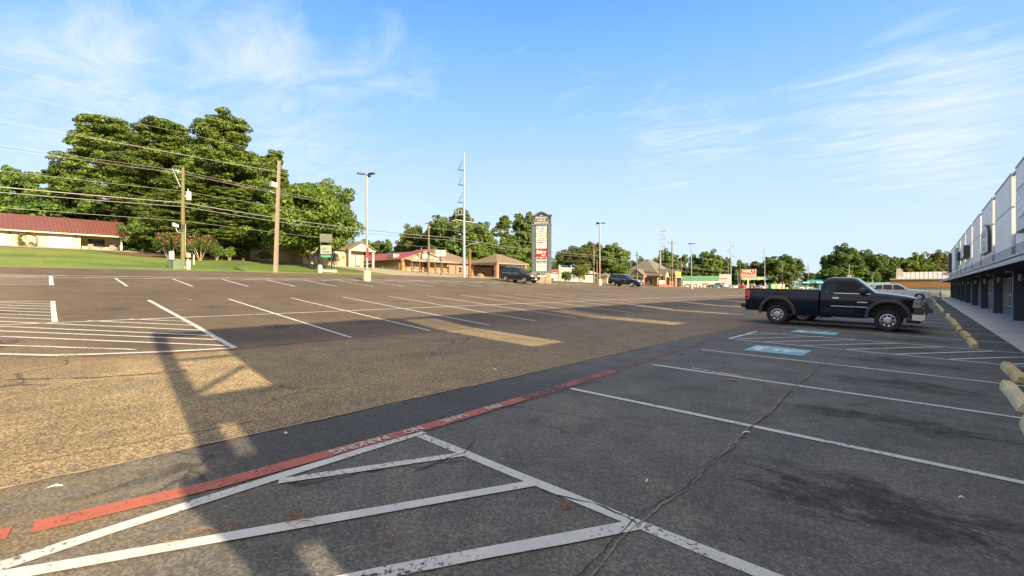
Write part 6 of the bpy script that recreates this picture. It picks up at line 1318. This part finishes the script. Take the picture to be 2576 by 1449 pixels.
def puff(C, Q, rs, n=3, off=.75, rad=.56):
    """break every clump into a few smaller ones so that outlines stay ragged"""
    c2 = []; q2 = []
    for c, q in zip(C, Q):
        for _ in range(n):
            d = rs.normal(size=3); d /= np.linalg.norm(d); k = rad*rs.uniform(.7, 1.25); c2.append(tuple(np.asarray(c)+d*np.asarray(q)*off*rs.uniform(.6, 1.25))); q2.append(tuple(np.asarray(q)*k))
    return c2, q2
OAKL = leafmat('broadleaf_foliage', (.048,.098,.015), (.10,.165,.024), (.17,.225,.04)); OAKD = leafmat('dark_broadleaf_foliage', (.034,.070,.015), (.072,.125,.025), (.125,.18,.04)); PINL = leafmat('pine_foliage', (.036,.066,.012), (.082,.128,.019), (.145,.19,.033), .15, .5); BUSHL = leafmat('shrub_foliage', (.04,.075,.018), (.07,.11,.025), (.11,.15,.035)); OLV = leafmat('olive_foliage', (.045,.062,.014), (.085,.105,.022), (.14,.15,.04))
PINK = mat('pink_blossom', (.46,.09,.11), .6, var=.3); REDB = mat('red_blossom', (.40,.10,.05), .6, var=.3)
def limbs(mb, p, d, ln, r, depth, rs, out, spread=.6):
    q = p+d*ln; k = p+d*ln*.5+Vector(rs.normal(size=3))*ln*.06; mb.tube([p, k, q], [r, r*.85, r*.62], 6, 0, False)
    if depth == 0: out.append(q); return
    for i in range(3 if depth > 1 else 2):
        nd = (d+Vector(rs.normal(size=3))*spread+Vector((0,0,.12))).normalized(); limbs(mb, q, nd, ln*rs.uniform(.62,.85), r*.6, depth-1, rs, out, spread)
def broadleaf(h, w, seed, foliage, base=.18, nclump=90, per=120, size=.42, bark='bark', flat=1.0):
    """trunk mesh, crown mesh for a tree of height h and crown width w"""
    rs = np.random.RandomState(seed); mb = MB(); tips = []; th_ = h*base*1.2; mb.tube([(0,0,-.4),(0,0,th_*.5),(.1,0,th_)], [h*.030,h*.022,h*.018], 9, 0, False)
    for i in range(6):
        a = i*2.4+rs.rand(); limbs(mb, Vector((.1,0,th_*rs.uniform(.75,1))), Vector((math.cos(a)*.75, math.sin(a)*.75, rs.uniform(.5,1.1))).normalized(), h*.22, h*.011, 2, rs, tips)
    tr = mb.build('trunk', PAL[bark], None, 50); tm = tr.data; bpy.data.objects.remove(tr)
    C = []; Q = []; rw = w/2; zc = h*(base+1)/2; rz = h*(1-base)/2; big = [(rs.normal(size=3), rs.uniform(.6,1.0)) for _ in range(9)]
    for i in range(nclump):
        d = rs.normal(size=3); d /= np.linalg.norm(d); d[2] = d[2]*.95+.12; rr = rs.uniform(.45,.88)
        lob = 1+.13*sum(max(0, float(np.dot(d, b/np.linalg.norm(b)))-.55)*s*2.5-.05 for b, s in big); p = np.array([d[0]*rw, d[1]*rw, d[2]*rz])*rr*lob; k = rs.uniform(.10,.2)
        C.append((p[0], p[1], zc+p[2])); Q.append((w*k, w*k, w*k*.72))
    for q in tips: C.append(tuple(q)); Q.append((w*.1,w*.1,w*.075))
    C, Q = puff(C, Q, rs)
    return tm, leaf_mesh('crown', C, Q, per*.42, size, seed, foliage, .42, .3, .66)
def pine(h, w, seed, base=.16, per=330, size=.31, whorls=60, top_round=True):
    rs = np.random.RandomState(seed); mb = MB(); lean = rs.normal(size=2)*.25
    ax = lambda u: Vector((lean[0]*u*h*.06, lean[1]*u*h*.06, u*h)); mb.tube([ax(u)+Vector((0,0,-.4 if u == 0 else 0)) for u in (0,.2,.4,.6,.8,.97)], [h*.017,h*.014,h*.012,h*.009,h*.006,h*.002], 9, 0, False); C = []; Q = []
    for i in range(whorls):
        u = base+(1-base)*((i+.5)/whorls)**.9; v = (u-base)/(1-base); env = w/2*(.55+.55*math.sin(min(1, v*1.15+.18)*math.pi)**.8)*(1 if v < .8 else 1-.55*(v-.8)/.2); a = i*2.4+rs.normal()*.4; ln = env*rs.uniform(.55,1.18)
        p = ax(u); d = Vector((math.cos(a), math.sin(a), .10+.35*v)).normalized(); q = p+d*ln; q.z -= ln*.10; mid = (p+q)/2+Vector((0,0,ln*.05)); mb.tube([p, mid, q], [h*.0045,h*.0035,h*.0015], 5, 0, False)
        for k in range(rs.randint(3,6)):
            f = rs.uniform(.35,1.08); c = p.lerp(q, f)+Vector(rs.normal(size=3))*env*.16; s = w*rs.uniform(.07,.13); C.append(tuple(c)); Q.append((s*1.15,s*1.15,s*.62))
    C.append(tuple(ax(1))); Q.append((w*.07,w*.07,w*.06)); C.append(tuple(ax(.96)+Vector((w*.08,0,0)))); Q.append((w*.085,w*.085,w*.06)); C.append(tuple(ax(.95)+Vector((-w*.06,w*.07,0)))); Q.append((w*.12,w*.12,w*.08))
    tr = mb.build('trunk', PAL['bark'], None, 50); tm = tr.data; bpy.data.objects.remove(tr)
    C, Q = puff(C, Q, rs, 3, .85, .55)
    return tm, leaf_mesh('crown', C, Q, per*.40, size, seed, PINL, .26, .45, .55, .82)
def shrub(h, w, seed, m, m2=None, f2=0, n=34, per=130, size=.2):
    rs = np.random.RandomState(seed); mb = MB()
    for i in range(7): a = i*.9; mb.tube([(.1*math.cos(a),.1*math.sin(a),-.1),(w*.15*math.cos(a),w*.15*math.sin(a),h*.35),(w*.33*math.cos(a),w*.33*math.sin(a),h*.75)], [.06,.05,.02], 5, 0, False)
    tr = mb.build('stem', PAL['palebark'], None, 50); tm = tr.data; bpy.data.objects.remove(tr); C = []; Q = []
    for i in range(n):
        a = rs.uniform(0, 6.28); u = rs.uniform(.2,1)**.7; r_ = w/2*rs.uniform(.25,.85)*(.55+.45*math.sin(u*2.6)); C.append((r_*math.cos(a), r_*math.sin(a), h*(.16+.70*u*(1-.22*(r_/(w/2))**2)))); k = rs.uniform(.10,.17)*w; Q.append((k, k, k*.95))
    return tm, leaf_mesh('crown', C, Q, per, size, seed, m, .6, .4, .55, .6, m2, f2)
TPL = {
 'pine': [pine(20, 11, 11, whorls=46), pine(20, 12, 12, .08, whorls=54), pine(20, 10, 13, .2, whorls=42)],
 'smallpine': [pine(14, 7, 14, .3, 200, .30, 30), pine(14, 7.5, 15, .45, 200, .30, 24)],
 'oak': [broadleaf(12, 13.6, 21, OAKL, .14, 140, 500, .37, 'palebark')],
 'tree': [broadleaf(12, 10.5, 31, OAKL, .12, 90, 160, .55), broadleaf(12, 10, 32, OAKD, .10, 80, 160, .55), broadleaf(12, 11.5, 33, OAKD, .15, 85, 160, .55), broadleaf(12, 9.5, 34, OLV, .12, 72, 160, .55)],
 'open': [broadleaf(12, 12, 41, OLV, .3, 46, 100, .5), broadleaf(12, 10, 42, OAKD, .34, 38, 100, .5)],
 'under': [broadleaf(8, 9, 51, OAKD, .02, 70, 80, .42), broadleaf(8, 8, 52, OAKL, .02, 60, 80, .42)],
 'pinkbush': [shrub(4, 5.4, 61, BUSHL, PINK, .16)], 'redbush': [shrub(4, 4.2, 62, OAKL, REDB, .13, 44)], 'bush': [shrub(2.4, 3, 63, OAKD), shrub(2.2, 3, 64, OAKL)]}
BASEH = {'pine': 20, 'smallpine': 14, 'oak': 12, 'tree': 12, 'open': 12, 'under': 8, 'pinkbush': 4, 'redbush': 4, 'bush': 2.3}
BASEW = {'pine': 9.6, 'smallpine': 6.4, 'oak': 13.6, 'tree': 10.4, 'open': 11, 'under': 8.5, 'pinkbush': 5.4, 'redbush': 4.2, 'bush': 3}
NAME = {'pine': 'pine_tree', 'smallpine': 'pine_tree', 'oak': 'shade_tree', 'tree': 'tree', 'open': 'tree', 'under': 'small_tree', 'pinkbush': 'flowering_shrub', 'redbush': 'flowering_shrub', 'bush': 'shrub'}
tcount = [0]
def tree(kind, px, D, top_y, wpx, label, var=None, group=None, wmul=1.0):
    x, y, d = onD(px, D); i = tcount[0]; tcount[0] += 1; tm, cm = TPL[kind][(i if var is None else var) % len(TPL[kind])]; h = zat(top_y, d)-ZG(x, y); w = wpx/1175*d
    t = thing(NAME[kind], label, 'shrub' if 'bush' in kind else 'tree', at_ground(x, y), (i*2.399) % 6.28, group); sz = h/BASEH[kind]; sx = w/BASEW[kind]*wmul; t.scale = (sx, sx, sz)
    link('stem' if 'bush' in kind else 'trunk', tm, t); link('crown', cm, t); return t
gp = 'pines behind the lawn'; gu = 'smaller trees under the pines'
tree('pine', 248, 104, 312, 190, 'tall pine at the left of the big pine group, with an open feathery top', 0, gp); tree('pine', 412, 91, 318, 195, 'tall round-topped pine in the middle of the big pine group', 1, gp); tree('pine', 566, 76, 300, 170, 'tallest pine of the group, rising to a narrow dark top', 1, gp)
tree('pine', 690, 84, 390, 115, 'lower pine at the right end of the group behind the pale square pole', 2, gp); tree('smallpine', 160, 104, 425, 130, 'smaller pine on the left slope of the pine group', 0, gp); tree('pine', 335, 101, 350, 150, 'pine in the back row between the left and middle tall pines', 2, gp); tree('pine', 490, 88, 372, 150, 'pine in the back row left of the tallest pine', 0, gp); tree('pine', 625, 80, 420, 150, 'broad pine just right of the tallest pine', 1, gp); tree('pine', 366, 92, 440, 120, 'lower front pine above the end of the cream house', 2, gp); tree('pine', 470, 73, 455, 165, 'lower front pine behind the treated pole', 0, gp); tree('pine', 560, 71, 480, 150, 'lower front pine behind the right-hand pink bush', 2, gp)
tree('tree', 18, 104, 420, 125, 'dark tree at the left edge of the photo behind the cream house', 1); tree('tree', 70, 112, 520, 120, 'tree behind the ridge of the cream house near the left edge', 0); tree('tree', 130, 98, 500, 140, 'dark bushy tree behind the cream house, left of the pines', 2); tree('under', 215, 106, 520, 130, 'dark small tree behind the middle of the cream house roof', 0); tree('under', -40, 100, 480, 150, 'dark tree running out of the photo at left', 0)
for px, D, ty, w, lb, v in ((300,98,560,100,'small dark tree beyond the right end of the cream house',0),(378,82,545,100,'small dark tree just left of the left pink bush',0),(430,82,560,110,'small dark tree behind the left pink bush',0),(520,80,560,120,'small dark tree behind the right pink bush',0),(590,76,570,110,'small green tree right of the pink bushes',1),(640,80,560,110,'small dark tree above the waste bin',0),(690,90,540,110,'small dark tree behind the pale square pole',0)): tree('under', px, D, ty, w, lb, v, gu)
tree('oak', 783, 68.5, 468, 232, 'spreading bright green shade tree in front of the beige office', 0)
tree('pinkbush', 424, 64, 580, 78, 'left of the two pink-flowering shrubs by the treated pole', 0, 'pink-flowering shrubs'); tree('pinkbush', 503, 64.5, 583, 84, 'right of the two pink-flowering shrubs by the treated pole', 0, 'pink-flowering shrubs')
for px, D, w, ty, lb in ((545,69,34,618,'low green shrub right of the pink shrubs'),(577,70,30,622,'low green shrub second right of the pink shrubs'),(612,73,28,628,'low green shrub left of the waste bin'),(668,74,30,630,'low green shrub behind the pale square pole'),(300,79,26,630,'low shrub at the porch corner of the cream house')): tree('bush', px, D, ty, w, lb, None, 'low shrubs')
gm = 'trees behind the roadside buildings'
for k, px, D, ty, w, lb, v in (('tree',915,170,612,60,'hazy tree just right of the spreading shade tree',2),('tree',950,165,606,55,'small tree left of the near light pole base line',1),('smallpine',978,160,607,30,'small pine behind the bright red roof ridge',0),('tree',1020,150,597,60,'tree above the bright red roof',0),
    ('open',1062,140,565,85,'olive tree behind the wooden pole with crossarm',0),('tree',1152,133,543,120,'large dark tree behind the tallest steel pole',2),('tree',1112,138,558,80,'tree left of the tallest steel pole',1),('tree',1212,140,572,75,'tree right of the tallest steel pole',0),('smallpine',1268,150,552,62,'slim pine left of the monument sign',0),('tree',1325,160,535,86,'tall dark tree directly behind the monument sign',1),
    ('under',1190,128,610,80,'leafy low tree left of the drive-through porch roof',1),('under',1240,132,628,80,'leafy low tree behind the drive-through porch roof',1),('under',1285,130,612,80,'leafy low tree above the black sport utility vehicle',1),('under',1335,128,605,80,'leafy low tree left behind the monument sign',1),('under',1262,126,650,60,'pale green bush right of the drive-through porch',1),('under',1380,135,650,50,'low tree right behind the monument sign',0),
    ('open',1442,150,614,92,'umbrella-shaped olive tree right of the monument sign',0),('tree',1490,155,608,80,'tree behind the tan pole left of the middle light pole',3),('tree',1545,150,620,76,'bright tree right of the middle light pole',0),('under',1410,150,655,60,'low tree behind the lot sign',0),('under',1555,140,665,60,'low bright tree left of the brick bank',1)): tree(k, px, D, ty, w, lb, v, gm)
tree('redbush', 1462, 103, 662, 52, 'red-tipped flowering bush before the low pale house', 0); tree('bush', 1424, 103, 683, 26, 'dark green bush beside the red-tipped bush', 0)
gb = 'trees behind the bank and station'
for k, px, D, ty, w, lb, v in (('tree',1590,240,656,32,'small far tree left of the bank roof',1),('tree',1612,235,653,30,'round far tree at the left of the bank roof peak',2),('tree',1672,230,636,48,'dark tree right behind the bank roof peak',2),('tree',1706,262,642,50,'dark tree behind the striped flag',1),('open',1745,268,643,34,'open umbrella-shaped tree right of the far light pole',1),('tree',1784,262,636,66,'large rounded bright tree behind the station wall',0),('smallpine',1810,266,655,44,'pine beside the large rounded tree',0),('tree',1825,264,647,34,'dark pointed tree left of the alternating-arm steel pole',1),('tree',1740,262,668,60,'lower tree behind the left of the station wall',1),
    ('tree',1862,260,662,40,'far tree above the red store sign',2),('tree',1903,265,657,46,'far tree right of the red store sign',3),('tree',1952,250,645,74,'broad dark rounded tree between the thin steel poles',1),('tree',1975,255,650,56,'dark tree at the right flank of the broad rounded tree',2),('smallpine',2012,290,662,24,'thin pine beside the thin steel pole',1),('tree',1925,255,672,60,'lower tree in front of the broad rounded tree',3),
    ('tree',2036,340,686,30,'small far tree right of the thin steel poles',1),('tree',2058,360,689,30,'small far tree before the right-hand woods',2),('tree',1845,300,680,50,'far tree behind the price board',1),('tree',1880,300,676,50,'far tree between store sign and canopy',2)): tree(k, px, D, ty, w, lb, v, gb)
gr = 'woods beyond the timber building'
for k, px, D, ty, w, lb, v in (('tree',2098,205,640,66,'leftmost tree of the right-hand woods',1),('tree',2122,200,626,70,'tallest tree at the left of the right-hand woods',2),('open',2155,205,638,60,'open-crowned tree right of the tallest in the right-hand woods',1),('tree',2188,200,640,56,'tree above the teal-roofed shop',2),('tree',2224,205,641,56,'dark tree left of the cream chimney',1),('tree',2262,215,648,60,'tree right of the cream chimney',3),('tree',2300,215,645,60,'tree behind the pale metal roof',0),('open',2341,220,631,66,'tall open tree near the end of the shops',0),('tree',2372,225,655,50,'tree beside the far end of the shops',3),('tree',2330,212,668,70,'lower olive tree below the tall open tree',3),('tree',2140,195,668,60,'lower tree behind the pale pole with transformer cans',0),('tree',2240,195,672,60,'lower tree behind the cream chimney',1),('tree',2180,192,680,60,'lower tree left of the flag before the teal roof',1),('tree',2100,192,676,60,'lower tree at the left foot of the right-hand woods',2),('tree',2400,230,650,60,'tree hidden partly by the far end of the shops',1)): tree(k, px, D, ty, w, lb, v, gr)
# far treeline, reads as one mass
rs = np.random.RandomState(77); C = []; Q = []
for i in range(260):
    px = rs.uniform(850, 2500); D = rs.uniform(380, 520); x, y, d = onD(px, D); hh = rs.uniform(3, 11); C.append((x, y, ZG(x, y)+hh*.55)); Q.append((6,6,hh*.55))
for i in range(140):
    px = rs.uniform(-300, 700); D = rs.uniform(150, 190); x, y, d = onD(px, D); hh = rs.uniform(8, 16); C.append((x, y, ZG(x, y)+hh*.5)); Q.append((5,5,hh*.5))
me = leaf_mesh('far_woods', C, Q, 90, 1.5, 78, OAKD, .6, .3, .7); tag(link('far_woods', me), 'low far-off line of woods along the horizon', 'woods', kind='stuff')
# vine on the trellises
for a in TREL:
    yc = 4.9 if a['label'].find('between') > 0 else -2.9; rs = np.random.RandomState(5); C = [(.42, yc-.75+rs.normal()*.2, rs.uniform(.1,1.9)) for _ in range(12)]+[(.42, yc+rs.uniform(-.8,.8), rs.uniform(.1,.7)) for _ in range(12)]
    link('vine', leaf_mesh('vine', C, [(.16,.25,.22)]*len(C), 40, .14, 6, BUSHL), a)
C = [(-.3,rs.uniform(15.5,16.4),rs.uniform(.1,.8)) for _ in range(9)]; x = link('potted_flowers', leaf_mesh('potted_flowers', C, [(.2,.2,.2)]*9, 50, .14, 8, BUSHL, m2=PINK, frac2=.8), None, (hx, 0, hz)); tag(x, 'potted red flowers at the porch corner of the cream house', 'plant')
